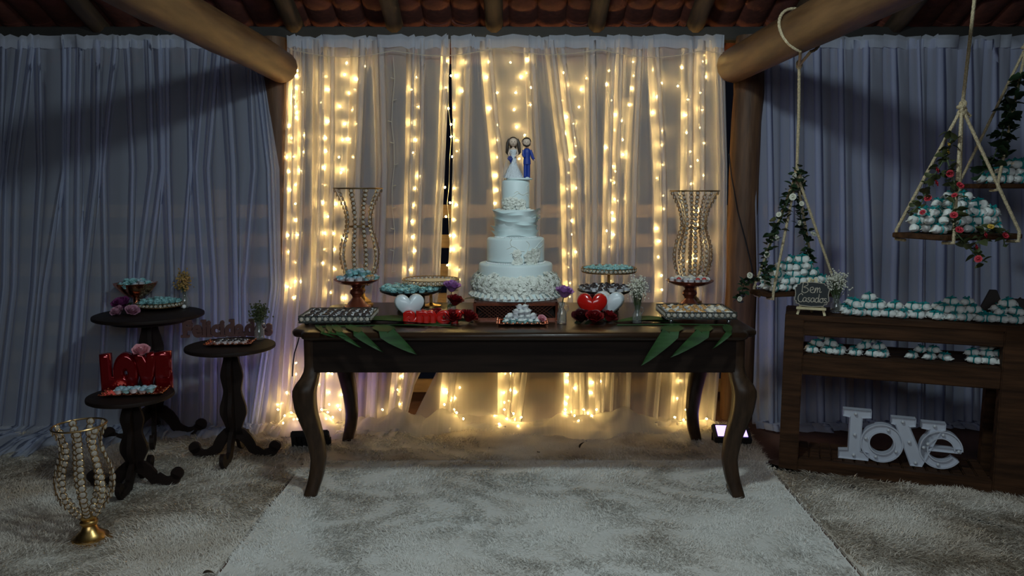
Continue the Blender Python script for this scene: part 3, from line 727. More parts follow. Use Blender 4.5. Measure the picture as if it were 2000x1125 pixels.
scatter_disc(cr_, .125, 40, [('t', 't', 0)], 'aqua sweets on the crystal stand', 'aqua sweet on the high crystal stand', .95, 8, 0, crh+.006)

# =================================================================== flowers
def rose_mesh(matn, seed, scale=1.0, layers=((.009, 3, .0), (.016, 4, .15), (.023, 5, .40), (.030, 6, .75)), center=True, hgt=.042):
    R = random.Random(seed); m = MB()
    if center: m.lathe([(0, .002), (.008, .004), (.010, .018), (.008, hgt*.92), (.003, hgt*.96)], 8, wob=lambda a, z: 1+.2*math.sin(2*a+200*z))
    for r, n, tilt in layers:
        off = R.uniform(0, 6)
        for k in range(n):
            a0 = off+2*PI*k/n; wdt = 2*PI/n*.72; nu, nv = 6, 5; vs = []
            for v in range(nv):
                tv = v/(nv-1)
                for u in range(nu):
                    tu_ = u/(nu-1)*2-1
                    aa = a0+tu_*wdt*(.55+.45*math.sin(PI*min(.75, tv*.75+.1)))
                    rr = r*(.35+.65*tv**.7)+tilt*.010*tv**2.4+.0015*R.uniform(-1, 1)*tv
                    zz = hgt*tv*(1.05-.42*tilt*tv)-.007*tv*tu_**2*(1 if tv > .6 else .4)+.002*R.uniform(-1, 1)*tv
                    vs.append((rr*math.cos(aa), rr*math.sin(aa), zz))
            m.add(vs, [(v*nu+u, v*nu+u+1, (v+1)*nu+u+1, (v+1)*nu+u) for v in range(nv-1) for u in range(nu-1)])
    if scale != 1: m.v = [(x*scale, y*scale, z*scale) for x, y, z in m.v]
    return m.mesh('petals', M[matn], angle=80)
def leaf_mesh(name, ln, wd, m, lobes=0, curl=.15):
    n = 7; V = []; mb = MB()
    for i in range(n):
        t = i/(n-1); w_ = wd*math.sin(PI*(t**.75))**.8*(1+.35*abs(math.sin(lobes*PI*t)) if lobes else 1)
        z = curl*ln*(t-t*t*1.6)
        V += [(t*ln, -w_/2, z+.12*w_), (t*ln, 0, z), (t*ln, w_/2, z+.12*w_)]
    return mb.add(V, [(i*3+k, i*3+k+1, i*3+k+4, i*3+k+3) for i in range(n-1) for k in (0, 1)]).mesh(name, M[m])
ROSE = {k: rose_mesh(v, i+3) for i, (k, v) in enumerate(dict(red='redflower', wine='darkrose', purple='purple', plum='plum', pink='pink', mauve='mauve').items())}
LEAF = leaf_mesh('rose_leaf', .05, .028, 'leafd')
def rose(p, kind, label, rot=(0, 0, 0), scale=1.0, leaves=2, name='rose', group=None, stem=None):
    r = thing(name, label, 'flower', p, 0, group); r.rotation_euler = rot; r.scale = (scale,)*3
    link('petals', ROSE[kind], r)
    MB().lathe([(0, -.004), (.008, -.002), (.010, .004), (.0, .006)], 8).build('calyx', M['stem'], r)
    for k in range(leaves): link('leaf', LEAF, r, (.01, 0, -.002), (0, .1, 2.2*k+1.0))
    if stem:
        MB().tube([(0, 0, 0), (.003, .002, -stem*.5), (0, 0, -stem)], .0022, 5).build('stem', M['stem'], r)
    return r
# red roses, left cluster and right cluster
def tz(px, py, dz=0): p = at_z(px, py, TZ); p.z = TZ+dz; return p
for px, py, h_, kd, rot, sc, lab in (
  (850, 631, .004, 'red', (.35, -.1, .2), .98, 'red rose covering the last letter of the red word, front left of its bunch'),
  (883, 634, .004, 'red', (.45, .1, 0), 1.0, 'red rose at the front centre of the bunch left of the cake'),
  (911, 634, .004, 'red', (.35, .3, .5), 1.0, 'red rose at the right end of the bunch left of the cake'),
  (886, 622, .052, 'red', (.25, .1, .8), 1.0, 'red rose on top of the bunch left of the cake'),
  (1137, 634, .004, 'wine', (.4, -.3, .4), 1.0, 'dark wine rose at the left of the bunch below the red heart'),
  (1162, 636, .004, 'red', (.4, 0, .1), 1.0, 'red rose at the front centre of the bunch below the red heart'),
  (1188, 633, .004, 'red', (.4, .4, .6), .92, 'red rose at the right end of the bunch below the white heart'),
  (1163, 622, .058, 'wine', (.5, 0, 0), .9, 'dark red rosebud resting in front of the red heart')):
    p = tz(px, py, h_); p.y += .012; rose(p+Vector((0, .03, .008)), kd, lab, rot, sc*1.2, 2)
# glass bottles
def bottle(label, c, hgt, r, handle=True, water=.45):
    t = thing('glass_bottle', label, 'bottle', c)
    MB().lathe([(0, .002), (r, .002), (r*1.02, .006), (r, hgt*.5), (r*.62, hgt*.68), (r*.52, hgt*.76), (r*.56, hgt*.94), (r*.68, hgt*.97), (r*.68, hgt), (r*.55, hgt), (r*.45, hgt*.8), (r*.55, hgt*.67), (r*.9, hgt*.49), (r*.9, .008), (0, .006)], 20).build('body', M['glass'], t)
    if handle: MB().tube([(r*.5, 0, hgt*.9), (r*1.25, 0, hgt*.86), (r*1.45, 0, hgt*.66), (r*.85, 0, hgt*.52)], .0028, 6).build('handle', M['glass'], t)
    return t
bl = tz(882, 608); bottle('small glass bottle holding a purple rose, left of the cake', bl, .085, .022)
rose(bl+Vector((0, 0, .105)), 'purple', 'purple rose in a glass bottle, left of the cake', (.22, .06, .3), 1.25, 1, stem=.095)
br = tz(1097, 632); bottle('small glass bottle holding a purple rose, right of the cake', br, .10, .022)
rose(br+Vector((.008, 0, .125)), 'purple', 'purple rose in a glass bottle, right of the cake', (.22, .08, .6), 1.2, 1, stem=.11)
def sprig(name, label, base, hgt, spread, n, flower, stemm, fr=.006, cat='flowers', h0=.35, lean=(0, 0)):
    R = random.Random(n); t = thing(name, label, cat, base)
    m = MB(); fm = MB(); tips = []
    for k in range(n):
        a = R.uniform(0, 2*PI); q = math.sqrt(R.random()); top = R.uniform(.62, 1.0)*hgt
        p1 = Vector((spread*q*math.cos(a)+lean[0], spread*q*math.sin(a)+lean[1], top))
        m.tube([(R.uniform(-.003, .003), R.uniform(-.003, .003), 0), (p1.x*.35, p1.y*.35, hgt*h0), p1], .0011, 3); tips.append(p1)
        for j in range(8):
            d = Vector((R.gauss(0, 1), R.gauss(0, 1), R.gauss(0, 1)))*fr*1.9
            fm.ball(p1+d, fr*.72*R.uniform(.5, 1), 6, 4)
    m.build('stems', M[stemm], t)
    o = fm.build('blossoms', M[flower], t); o['kind'] = 'stuff'
    return t
bb = tz(1244, 631); bottle('small glass bottle holding baby\'s breath on the right of the cake table', bb, .085, .021)
sprig('gypsophila', 'white baby\'s breath in a bottle beside the white heart', bb+Vector((0, 0, .006)), .195, .038, 46, 'whitefl', 'stem', .0062)

# =================================================================== hearts and red word
def heart_pts(w_, n=44):
    out = []
    for i in range(n):
        a = 2*PI*i/n; x = 16*math.sin(a)**3; y = 13*math.cos(a)-5*math.cos(2*a)-2*math.cos(3*a)-math.cos(4*a); out.append((x/32*w_, (y+17)/32*w_*1.02))
    return out
def heart(label, c, w_, d, m, rz, lean=0):
    pts = heart_pts(w_); mb = MB(); n = len(pts); vs = []; fs = []
    cz = w_*.55
    def ins(s): return [(x*s, cz+(z-cz)*s) for x, z in pts]
    lay = [(.90, -d/2), (.97, -d/2+.006), (1, -d/2+.014), (1, d/2-.014), (.97, d/2-.006), (.90, d/2)]
    for s, y in lay: vs += [(x, y, z) for x, z in ins(s)]
    for i in range(len(lay)-1):
        for k in range(n): fs.append((i*n+k, i*n+(k+1) % n, (i+1)*n+(k+1) % n, (i+1)*n+k))
    for i, s in ((0, 1), (len(lay)-1, -1)):   # domed faces by a fan
        b = len(vs); vs.append((0, lay[i][1]+(-.006 if i == 0 else .006), cz)); fs += [(i*n+k, i*n+(k+1) % n, b) for k in range(n)]
    o = mb.add(vs, fs).build('heart', m, angle=60); o.location = c; o.rotation_euler = (lean, 0, rz); return tag(o, label, 'heart ornament')
p = tz(797, 631); heart('white heart ornament standing behind the red word', p+Vector((0, .05, .0)), .140, .05, M['white'], .32)
p = tz(1158, 629); heart('glossy red heart ornament standing behind the dark roses', p+Vector((0, .04, 0)), .143, .055, M['red'], -.12)
p = tz(1197, 626); heart('white heart ornament half hidden behind the red heart', p+Vector((-.01, .06, 0)), .143, .055, M['white'], -.45)
def text_mesh(ch, size, ext, bev, off, mname, m, bres=2, sx=1):
    cu = bpy.data.curves.new('letter', 'FONT'); cu.body = ch; cu.size = size; cu.extrude = ext; cu.bevel_depth = bev; cu.bevel_resolution = bres; cu.offset = off; cu.resolution_u = 6
    o = bpy.data.objects.new('letter', cu); C.objects.link(o)
    dg = bpy.context.evaluated_depsgraph_get(); me = bpy.data.meshes.new_from_object(o.evaluated_get(dg)); me.name = mname
    bpy.data.objects.remove(o); bpy.data.curves.remove(cu)
    me.transform(Matrix.Rotation(PI/2, 4, 'X')); me.materials.clear(); me.materials.append(m)
    me.polygons.foreach_set('material_index', [0]*len(me.polygons))
    xs = [v.co.x for v in me.vertices]; mn = min(xs); 
    for v in me.vertices: v.co.x = (v.co.x-mn)*sx
    return me, (max(xs)-mn)*sx
def word(name, label, cat, text, loc, rz, size, ext, bev, off, m, gap, width=None, lean=0, serif=None, part='letter', z0=None):
    t = thing(name, label, cat, loc, rz); t.rotation_euler = (lean, 0, rz)
    x = 0; made = []
    for ch in text:
        me, w_ = text_mesh(ch, size, ext, bev, off, part, m)
        if serif:
            zs = [v.co.z for v in me.vertices]; lo, hi = min(zs), max(zs); bm = bmesh.new(); bm.from_mesh(me)
            for (cx, cz, sw) in serif.get(ch, ()):
                g = bmesh.ops.create_cube(bm, size=1)['verts']
                bmesh.ops.scale(bm, vec=(sw*size, 2*(ext+bev)*.98, size*.11), verts=g)
                bmesh.ops.translate(bm, vec=(cx*w_, 0, (lo+.055*size) if cz == 0 else (hi-.055*size) if cz == 1 else cz*size), verts=g)
            bm.to_mesh(me); bm.free()
        made.append((me, x)); x += w_+gap
    tot = x-gap; k = (width/tot) if width else 1
    for me, x0 in made: link(part, me, t, (x0*k-tot*k/2, 0, 0), None, (k, 1, 1))
    return t
p = tz(846, 633); word('red_word', 'glossy red word amor in round letters, standing beside red roses', 'letters', 'amor', p+Vector((0, .035, .005)), .05, .100, .016, .008, .0025, M['red'], -.003, .285)

# =================================================================== the cake
cc = at_z(1007, 626, TZ); cc = Vector((at_y(1007, 600, cc.y+.20).x, cc.y+.20, TZ))
CY = cc.y
def cz(py): return at_y(1007, py, CY).z
k_ = mpp(Vector((0, CY, 1.0)))
st = thing('lattice_cake_stand', 'square bronze lattice stand under the wedding cake', 'cake stand', cc)
sw_ = .40; sh = at_y(1007, 590, CY-.20).z-TZ
m = MB(); m.box((0, 0, sh-.003), (sw_, sw_, .008), bev=.002); m.build('plate', M['bronze'], st)
m = MB()
for s_ in (-1, 1):
    m.box((s_*(sw_/2-.006), s_*(sw_/2-.006), sh/2), (.012, .012, sh)); m.box((-s_*(sw_/2-.006), s_*(sw_/2-.006), sh/2), (.012, .012, sh))
    for z in (.006, sh-.012): m.box((0, s_*(sw_/2-.004), z), (sw_, .010, .012)); m.box((s_*(sw_/2-.004), 0, z), (.010, sw_, .012))
m.build('frame', M['copperdark'], st)
MB().box((0, 0, sh/2), (sw_-.05, sw_-.05, sh-.01)).build('core', M['mahog'], st)
def lattice(side):
    m = MB(); n = 20; step = sw_/n
    for i in range(-4, n+1):
        for sg in (1, -1):
            a = -sw_/2+i*step; pts = []
            x0, x1 = a, a+sh*1.0
            if sg == -1: x0, x1 = x1, x0
            lo, hi = -sw_/2, sw_/2
            P0, P1 = Vector((x0, 0, .008)), Vector((x1, 0, sh-.012))
            if min(x0, x1) < lo or max(x0, x1) > hi: continue
            m.tube([P0, P1], .0028, 4)
    if side == 'x': m.v = [(y, x, z) for x, y, z in m.v]
    return m
for s_, ax in ((-1, 'y'), (1, 'y'), (-1, 'x'), (1, 'x')):
    o = lattice(ax).build('lattice_panel', M['bronze'], st); o.location = (0, s_*(sw_/2-.004), 0) if ax == 'y' else (s_*(sw_/2-.004), 0, 0)
cb = TZ+sh+.001
cake = thing('wedding_cake', 'tall pale tiered wedding cake trimmed with sugar flowers and ruffles', 'cake', (cc.x, CY, cb))
def rz_(py): return cz(py)-cb
def tier(r, z0, z1, flare=0):
    e = .012
    MBp = [(0, z0), (r+flare, z0), (r+flare*.6, z0+.012), (r, z0+.03 if flare else z0+.002), (r, z1-e), (r-.004, z1-e*.3), (r-e, z1), (0, z1)]
    return MB().lathe(MBp, 64).build('tier', M['icing'], cake, angle=50)
rzb = 0
zA, zB, zC, zD, zE, zF = .0, rz_(553), rz_(512), rz_(463), rz_(409), rz_(352)
rA, rB, rC, rD, rE = .212, .183, .142, .100, .068
MB().lathe([(0, 0), (.222, 0), (.226, .004), (.222, .008), (0, .008)], 64).build('cake_board', M['icing'], cake)
def pleat(a, z): return 1+.012*math.sin(26*a)*(z < .07)
MB().lathe([(0, .008), (.219, .008), (.214, .03), (.208, zB*.8), (.190, zB), (0, zB)], 104, wob=pleat).build('tier', M['icing'], cake, angle=60)
tB = tier(rB, zB-.012, zC); tC = tier(rC, zC, zD); tD = tier(rD, zD, zE); tE = tier(rE, zE, zF)
def pearls(r, z, n, rad=.0042):
    m = MB()
    for i in range(n): a = 2*PI*i/n; m.ball((r*math.cos(a), r*math.sin(a), z), rad, 6, 4)
    o = m.build('pearl_border', M['pearl'], cake); o['kind'] = 'stuff'
pearls(.224, .012, 150, .0045); pearls(rC+.004, zC+.003, 100, .004); pearls(rD+.004, zD+.003, 76, .0035); pearls(rE+.003, zE+.002, 56, .003)
# swags of piped dots on the bottom tier
m = MB()
for s_ in range(9):
    a0 = 2*PI*s_/9+.1
    for i in range(19):
        t = i/18; a = a0+t*2*PI/9; z = zB+.008+.034*math.sin(PI*t)**.6; m.ball(((rB+.001)*math.cos(a), (rB+.001)*math.sin(a), z), .0028, 5, 4)
o = m.build('piped_swags', M['icing2'], cake); o['kind'] = 'stuff'
# sugar flowers
def lily_mesh(seed):
    R = random.Random(seed); m = MB()
    for r0, n, up, ln in ((.004, 4, 1.25, .017), (.006, 5, .85, .026), (.007, 6, .35, .032)):
        off = R.uniform(0, 6)
        for k in range(n):
            a = off+2*PI*k/n+R.uniform(-.15, .15); ca, sa = math.cos(a), math.sin(a); vs = []; L_ = ln*R.uniform(.85, 1.12)
            for t, wd in ((0, .25), (.35, .85), (.65, 1), (.88, .55), (1, .06)):
                e = up*(1-.75*t*t); rr = r0+L_*t*math.cos(e); zz = L_*t*math.sin(e)*1.1
                for q in (-1, 0, 1): h = q*wd*ln*.42; vs.append((rr*ca-h*sa, rr*sa+h*ca, zz+(.003 if q else 0)*wd))
            m.add(vs, [(i*3+q, i*3+q+1, i*3+q+4, i*3+q+3) for i in range(4) for q in (0, 1)])
    m.ball((0, 0, .008), .004, 6, 4)
    return m.mesh('petals', M['icing2'], angle=80)
SUG = [lily_mesh(31+i) for i in range(3)]
def sugar(p, n, sc, spin):
    q = Vector((0, 0, 1)).rotation_difference(Vector(n).normalized()).to_euler()
    o = link('sugar_flower', SUG[random.randrange(3)], cake, p, q, sc); return o
for ring, (rr, zz, n, sc, tilt) in enumerate(((.222, zB+.014, 26, .95, .35), (.206, zB+.036, 24, .9, .8), (.228, zB-.008, 28, .9, -.1))):
    for i in range(n):
        a = 2*PI*(i+.5*ring)/n+random.uniform(-.05, .05); zr = zz+random.uniform(-.008, .01)
        sugar((rr*math.cos(a)*.93, rr*math.sin(a)*.93, zr), (math.cos(a), math.sin(a), tilt+random.uniform(-.2, .3)), sc*random.uniform(.85, 1.1), 0)
m = MB()
for i in range(40):
    a = 2*PI*i/40; r0 = .222; l = random.uniform(.004, .018)
    m.tube([((r0-.006)*math.cos(a), (r0-.006)*math.sin(a), zB-.03), (r0*1.05*math.cos(a+.03), r0*1.05*math.sin(a+.03), zB-.05), (r0*1.0*math.cos(a+.05), r0*1.0*math.sin(a+.05), zB-.055-l)], [.010, .009, .001], 5, flat=.3)
m.build('sugar_leaves', M['icing2'], cake)['kind'] = 'stuff'
def bunch(cx_px, cy_px, r, n, wpx, hpx, sc):
    for i in range(n):
        px = cx_px+random.uniform(-1, 1)*wpx*.42; py = cy_px+random.uniform(-1, 1)*hpx*.40
        x = at_y(px, py, CY-r).x-cc.x; x = max(-r*.96, min(r*.96, x)); y = -math.sqrt(max(0, r*r-x*x))
        sugar((x, y-.004, rz_(py)-.0), (x*1.2+random.uniform(-.02, .02), y, random.uniform(-.02, .05)), sc*random.uniform(.8, 1.1), 0)
bunch(1030, 499, rC, 20, 54, 24, .62); bunch(1002, 398, rE+.006, 18, 44, 20, .56)
# appliqué vines on tiers
def vine(r, pts):
    m = MB()
    for line in pts:
        P = []; line = [tuple(np.interp(u, range(len(line)), [q[e] for q in line])+(.0, 1.2*math.sin(u*PI))[e] for e in (0, 1)) for u in np.linspace(0, len(line)-1, 4*len(line))]
        for px, py in line:
            x = at_y(px, py, CY-r).x-cc.x; x = max(-r*.97, min(r*.97, x)); 
            if abs(x) < r*.93: P.append((x*1.006, -math.sqrt(r*r-x*x)*1.006, rz_(py)))
        P = [Vector(p) for p in P]; P = P[:1]+[(P[i-1]+P[i]*2+P[i+1])/4 for i in range(1, len(P)-1)]+P[-1:]
        if len(P) > 2: m.tube(P, .0015, 4)
    m.build('piped_vine', M['icing2'], cake)
vine(rE, [[(1000, 385), (1010, 378), (1020, 381), (1032, 374), (1040, 364)], [(1018, 380), (1012, 374), (1004, 378)], [(1032, 374), (1027, 366), (1036, 362), (1040, 358)], [(1028, 380), (1034, 386), (1038, 393)], [(1020, 381), (1026, 378), (1034, 378)]])
vine(rC, [[(1025, 487), (1012, 484), (1000, 477), (990, 482)], [(1012, 484), (1006, 490), (996, 492)], [(1000, 477), (996, 470), (1000, 464)], [(1036, 486), (1048, 480), (1058, 470), (1062, 464)], [(1048, 480), (1056, 482), (1062, 478)], [(1030, 484), (1034, 474), (1028, 468)]])
# ruffled tier: wavy bands stepping round it
for k in range(5):
    z0 = zD+.012+k*(zE-zD-.02)/5; m = MB(); vs = []; n = 72; R = random.Random(k+5); p1, p2 = R.uniform(0, 6), R.uniform(0, 6)
    for i in range(n+1):
        a = 2*PI*i/n; flare = .010+.007*math.sin(3*a+p1)+.005*math.sin(7*a+p2); zz = z0+.008*math.sin(2*a+p2)+.004*math.sin(5*a+p1)
        for (rr, dz) in ((rD+.002, -.008), (rD+.004, .004), (rD+.004+flare*.6, .018), (rD+.004+flare, .026)): vs.append((rr*math.cos(a), rr*math.sin(a), zz+dz))
    m.add(vs, [(i*4+j, i*4+j+1, i*4+j+5, i*4+j+4) for i in range(n) for j in range(3)]).build('ruffle', M['icing'], cake, angle=70)
# small leaf lying on the stand's corner
lf = link('green_leaf', leaf_mesh('green_leaf', .12, .03, 'leafd', curl=.25), None, Vector((cc.x-.255, CY-.175, cb+.006)), (0, -.06, .12)); tag(lf, 'dark green leaf tucked under the cake at its left', 'leaf')

# topper couple
tp = thing('cake_topper', 'clay bride and groom figurine on top of the wedding cake', 'figurine', (cc.x+.018, CY, cb+zF+.001))
MB().lathe([(0, 0), (.062, 0), (.065, .004), (.062, .009), (0, .009)], 32).build('base', M['icing'], tp)
bx, gx = -.030, .037
def A(x): return Vector((x, 0, 0))
zt = lambda py: (347-py)*k_*1.0+.009
br_ = MB().lathe([(.0, .009), (.050, .009), (.047, .02), (.034, .045), (.021, .070), (.0155, .085), (.016, .10), (.013, .117), (.0145, .128), (.0185, .142), (.0175, .146), (.0, .147)], 24, c=(bx, 0, 0), sy=.85, wob=lambda a, z: 1+.05*math.sin(7*a)*(z < .05)).build('bride_dress', M['dress'], tp)
m = MB(); m.lathe([(.017, .144), (.013, .152), (.006, .156), (.0055, .166), (0, .168)], 14, c=(bx, 0, 0), sy=.8)
m.ball((bx, -.004, .182), (.0205, .020, .0215), 16, 12)
for s_ in (-1, 1):
    m.tube([(bx+s_*.0165, 0, .146), (bx+s_*.023, -.004, .128), (bx+s_*.014-.004, -.018, .112)], [.0042, .0038, .003], 8)
    for f in range(5): m.tube([(bx+s_*.012-.004, -.018, .112), (bx+s_*.009-.004+f*.0012, -.021-.0005*f, .109+.001*f)], .0011, 4)
m.ball((bx, -.0245, .180), (.0018, .0025, .002), 6, 5)
m.build('bride_body', M['skin'], tp)
m = MB()
m.ball((bx, .004, .187), (.0245, .022, .0215), 16, 10)
m.v = [v if not (v[1] < -.008 and v[2] < .194) else (v[0], -.004, v[2]) for v in m.v]
for s_ in (-1, 1):
    m.tube([(bx+s_*.018, 0, .196), (bx+s_*.026, -.002, .178), (bx+s_*.028, -.002, .155), (bx+s_*.031, -.004, .132), (bx+s_*.027, -.004, .122)], [.008, .009, .0085, .007, .002], 8)
m.tube([(bx, .016, .195), (bx, .022, .165), (bx, .020, .13)], [.014, .018, .008], 8)
m.build('bride_hair', M['hair'], tp)
m = MB(); 
for i in range(26):
    v = Vector((random.gauss(0, 1), random.gauss(0, 1), random.gauss(0, 1))).normalized(); m.ball(Vector((bx-.015, -.026, .104))+v*.009, .0045, 6, 4)
m.tube([(bx-.014, -.024, .098), (bx-.012, -.022, .084)], [.008, .003], 8); m.build('bouquet', M['blue'], tp)
m = MB()
for s_ in (-1, 1): m.ball((bx+s_*.0065, -.0232, .183), (.0017, .001, .0022), 6, 4)
m.tube([(bx-.004, -.0232, .173), (bx, -.0238, .1718), (bx+.004, -.0232, .173)], .0006, 4); m.build('bride_face', M['hair'], tp)
# groom
m = MB()
for s_ in (-1, 1): m.tube([(gx+s_*.007, 0, .016), (gx+s_*.0075, 0, .05), (gx+s_*.0065, 0, .092)], [.0088, .009, .0095], 10)
m.build('groom_trousers', M['blue'], tp)
m = MB(); m.lathe([(0, .076), (.0185, .076), (.0180, .095), (.0155, .11), (.018, .13), (.0165, .146), (.008, .153), (0, .154)], 18, c=(gx, 0, 0), sy=.78)
m.tube([(gx+.016, 0, .144), (gx+.024, -.002, .124), (gx+.028, -.008, .106), (gx+.034, -.016, .098)], [.007, .0075, .0075, .0065], 9)
m.tube([(gx-.016, 0, .144), (gx-.018, -.004, .124), (gx-.012, -.015, .108)], [.007, .007, .0055], 9)
m.build('groom_jacket', M['blue'], tp)
m = MB(); m.ball((gx-.002, -.002, .180), (.0195, .0195, .021), 16, 12); m.tube([(gx, 0, .152), (gx, 0, .162)], .0065, 8)
m.ball((gx-.0215, 0, .178), (.003, .004, .0055), 6, 5); m.ball((gx+.0175, 0, .178), (.003, .004, .0055), 6, 5); m.ball((gx-.002, -.0225, .178), (.0018, .0025, .002), 6, 5)
hp = Vector((gx+.036, -.018, .097)); m.ball(hp, (.0042, .0042, .0035), 8, 6)
for f in range(5): m.tube([hp, hp+Vector((.003, -.003+.0012*f, -.004+.001*f)), hp+Vector((.0035, -.0045+.0014*f, -.0075+.0012*f))], .0012, 4)
m.build('groom_skin', M['skin'], tp)
m = MB(); m.ball((gx-.002, .003, .186), (.0225, .0215, .0205), 16, 10)
m.v = [v if not (v[1] < -.008 and v[2] < .193) else (v[0], -.003, v[2]) for v in m.v]
m.tube([(gx-.019, -.006, .178), (gx-.016, -.014, .167), (gx-.002, -.021, .162), (gx+.012, -.014, .167), (gx+.015, -.006, .178)], [.003, .004, .0045, .004, .003], 6)
for s_ in (-1, 1): m.ball((gx-.002+s_*.006, -.0208, .182), (.0016, .001, .0021), 6, 4)
m.build('groom_hair', M['hair'], tp)
m = MB()
for s_ in (-1, 1): m.ball((gx+s_*.008, -.007, .0135), (.008, .015, .005), 8, 6)
m.build('groom_shoes', M['blue'], tp)
MB().ball((gx+.002, -.022, .011), (.010, .006, .004), 8, 5).build('satin_bow', M['white'], tp)
m = MB(); m.lathe([(.045, .012), (.040, .05), (.026, .10), (.014, .15)], 12, c=(bx-.008, .02, 0), sy=.3); m.build('bride_veil', M['tulle'], tp)

# copper tray with white sweets before the cake
def scal_tray(label, c, w_, d_, rz, zlift=0):
    t = thing('copper_tray', label, 'tray', c, rz)
    def ring(sc, z, wob):
        out = []; N = 20
        per = [(-w_/2+w_*i/N, -d_/2) for i in range(N)]+[(w_/2, -d_/2+d_*i/12) for i in range(12)]+[(w_/2-w_*i/N, d_/2) for i in range(N)]+[(-w_/2, d_/2-d_*i/12) for i in range(12)]
        for i, (x, y) in enumerate(per): s = sc*(1+wob*math.cos(i*PI/2)); out.append((x*s, y*s, z+wob*.04*math.cos(i*PI/2)))
        return out
    R_ = [ring(.62, .004, 0), ring(.66, .005, 0), ring(.82, .010, .02), ring(1.0, .016, .045), ring(1.0, .013, .045), ring(.62, .0, 0)]
    n = len(R_[0]); vs = [v for r in R_ for v in r]; fs = [(i*n+k, i*n+(k+1) % n, (i+1)*n+(k+1) % n, (i+1)*n+k) for i in range(len(R_)-1) for k in range(n)]
    fs += [tuple(range(n)), tuple(range((len(R_)-1)*n, len(R_)*n))]
    MB().add(vs, fs).build('plate', M['copper'], t, angle=50)
    m = MB()
    for (x, y, z) in R_[3][::2]: m.ball((x*.97, y*.97, z), .0055, 6, 5)
    m.build('embossed_rim', M['copper'], t)
    return t
ct = tz(1020, 636); ct.y += .03
scal_tray('small copper tray of white sweets on the table in front of the cake', ct, .225, .13, 0)
R = random.Random(4)
for k, (nx, ny) in enumerate(((6, 3), (5, 2), (3, 2), (2, 1))):
    for i in range(nx):
        for j in range(ny):
            kd = ('t', 'w', 0) if k == 0 else ('w', 'w', 0)
            candy(kd, ct+Vector(((i-(nx-1)/2)*.027+R.uniform(-.003, .003), (j-(ny-1)/2)*.028+.005, .006+k*.021)), R.uniform(0, 6), 'white sweets in aqua cups before the cake' if k == 0 else 'upper white sweets before the cake',
                  f'white sweet in aqua cup, {ORD[i]} from left, {ORD[j]} row, copper tray before cake' if k == 0 else f'white sweet, {ORD[k]} layer up, {ORD[i]} from left, {ORD[j]} row, copper tray before cake', .98, tilt=(R.uniform(-.3, .3), R.uniform(-.3, .3)))
rose(ct+Vector((.088, -.01, .022)), 'pink', 'small pink rose on the copper tray in front of the cake', (.7, .2, 0), .55, 0)

# =================================================================== palm leaves hanging over the table front
def leaflet(base, edge, tip, wd, lift=.006):
    """a blade from a point on the table over its front edge to a hanging tip"""
    P = []
    a, b, c = Vector(base), Vector(edge), Vector(tip)
    for i in range(4): P.append(a.lerp(b, i/4))
    d0 = b+Vector((0, -.012, -.006)); P.append(b); P.append(d0)
    for i in range(1, 6): t = i/5; q = d0.lerp(c, t); q.y = d0.y+(c.y-d0.y)*math.sin(t*PI/2); P.append(q)
    n = len(P); V = []; acc = [0]
    for i in range(1, n): acc.append(acc[-1]+(P[i]-P[i-1]).length)
    side0 = Vector((1, 0, 0))
    for i in range(n):
        t = acc[i]/acc[-1]; w_ = wd*(min(1, t*3.2+.25)*(1-t)**.75*1.25+.004)
        tg = (P[min(i+1, n-1)]-P[max(i-1, 0)]).normalized(); sd = side0-tg*side0.dot(tg); sd = sd.normalized() if sd.length > .1 else side0
        nr = sd.cross(tg)
        if nr.y > 0 and abs(nr.y) > abs(nr.z): nr = -nr
        if nr.z < 0 and abs(nr.z) >= abs(nr.y): nr = -nr
        V += [P[i]-sd*w_/2+nr*.004, P[i]+nr*.0005, P[i]+sd*w_/2+nr*.004]
    return MB().add(V, [(i*3+k, i*3+k+1, i*3+k+4, i*3+k+3) for i in range(n-1) for k in (0, 1)])
def palm(label, rach, flat, hang):
    t = thing('palm_leaf', label, 'leaf', (0, 0, 0))
    MB().tube(rach, .003, 5).build('midrib', M['leaf'], t)
    for bpx, tipx, tipy, wd in hang:
        b = at_z(bpx[0], 637, TZ); b.z = TZ+.004; e = Vector((at_z(bpx[1], 646, TZ).x, TY0+.004, TZ+.004)); tp_ = at_y(tipx, tipy, TY0-.03)
        leaflet(b, e, tp_, wd).build('leaflet', M['leaf'], t)
    for p0, p1, wd in flat:
        a = tz(*p0, .004); b = tz(*p1, .005); d = b-a; L = d.length
        o = link('leaflet', leaf_mesh('leaflet', L, wd, 'leaf', curl=.03), t, a, (0, 0, math.atan2(d.y, d.x)))
    return t
palm('green palm leaf hanging over the table front below the left crystal tray', [tz(622, 639, .003), tz(740, 637, .004), tz(880, 636, .003)],
     [((700, 628), (872, 634), .15), ((752, 637), (905, 640), .03)],
     [((618, 636), 660, 661, .03), ((652, 668), 708, 680, .045), ((680, 704), 749, 688, .062), ((742, 760), 814, 692, .10), ((640, 650), 676, 658, .03)])
palm('green palm leaf hanging over the table front below the right crystal tray', [tz(1205, 636, .003), tz(1320, 635, .004), tz(1425, 636, .003)],
     [((1310, 628), (1198, 629), .12), ((1330, 633), (1218, 627), .05)],
     [((1318, 1304), 1252, 714, .10), ((1378, 1366), 1309, 698, .082), ((1420, 1416), 1391, 681, .045)])
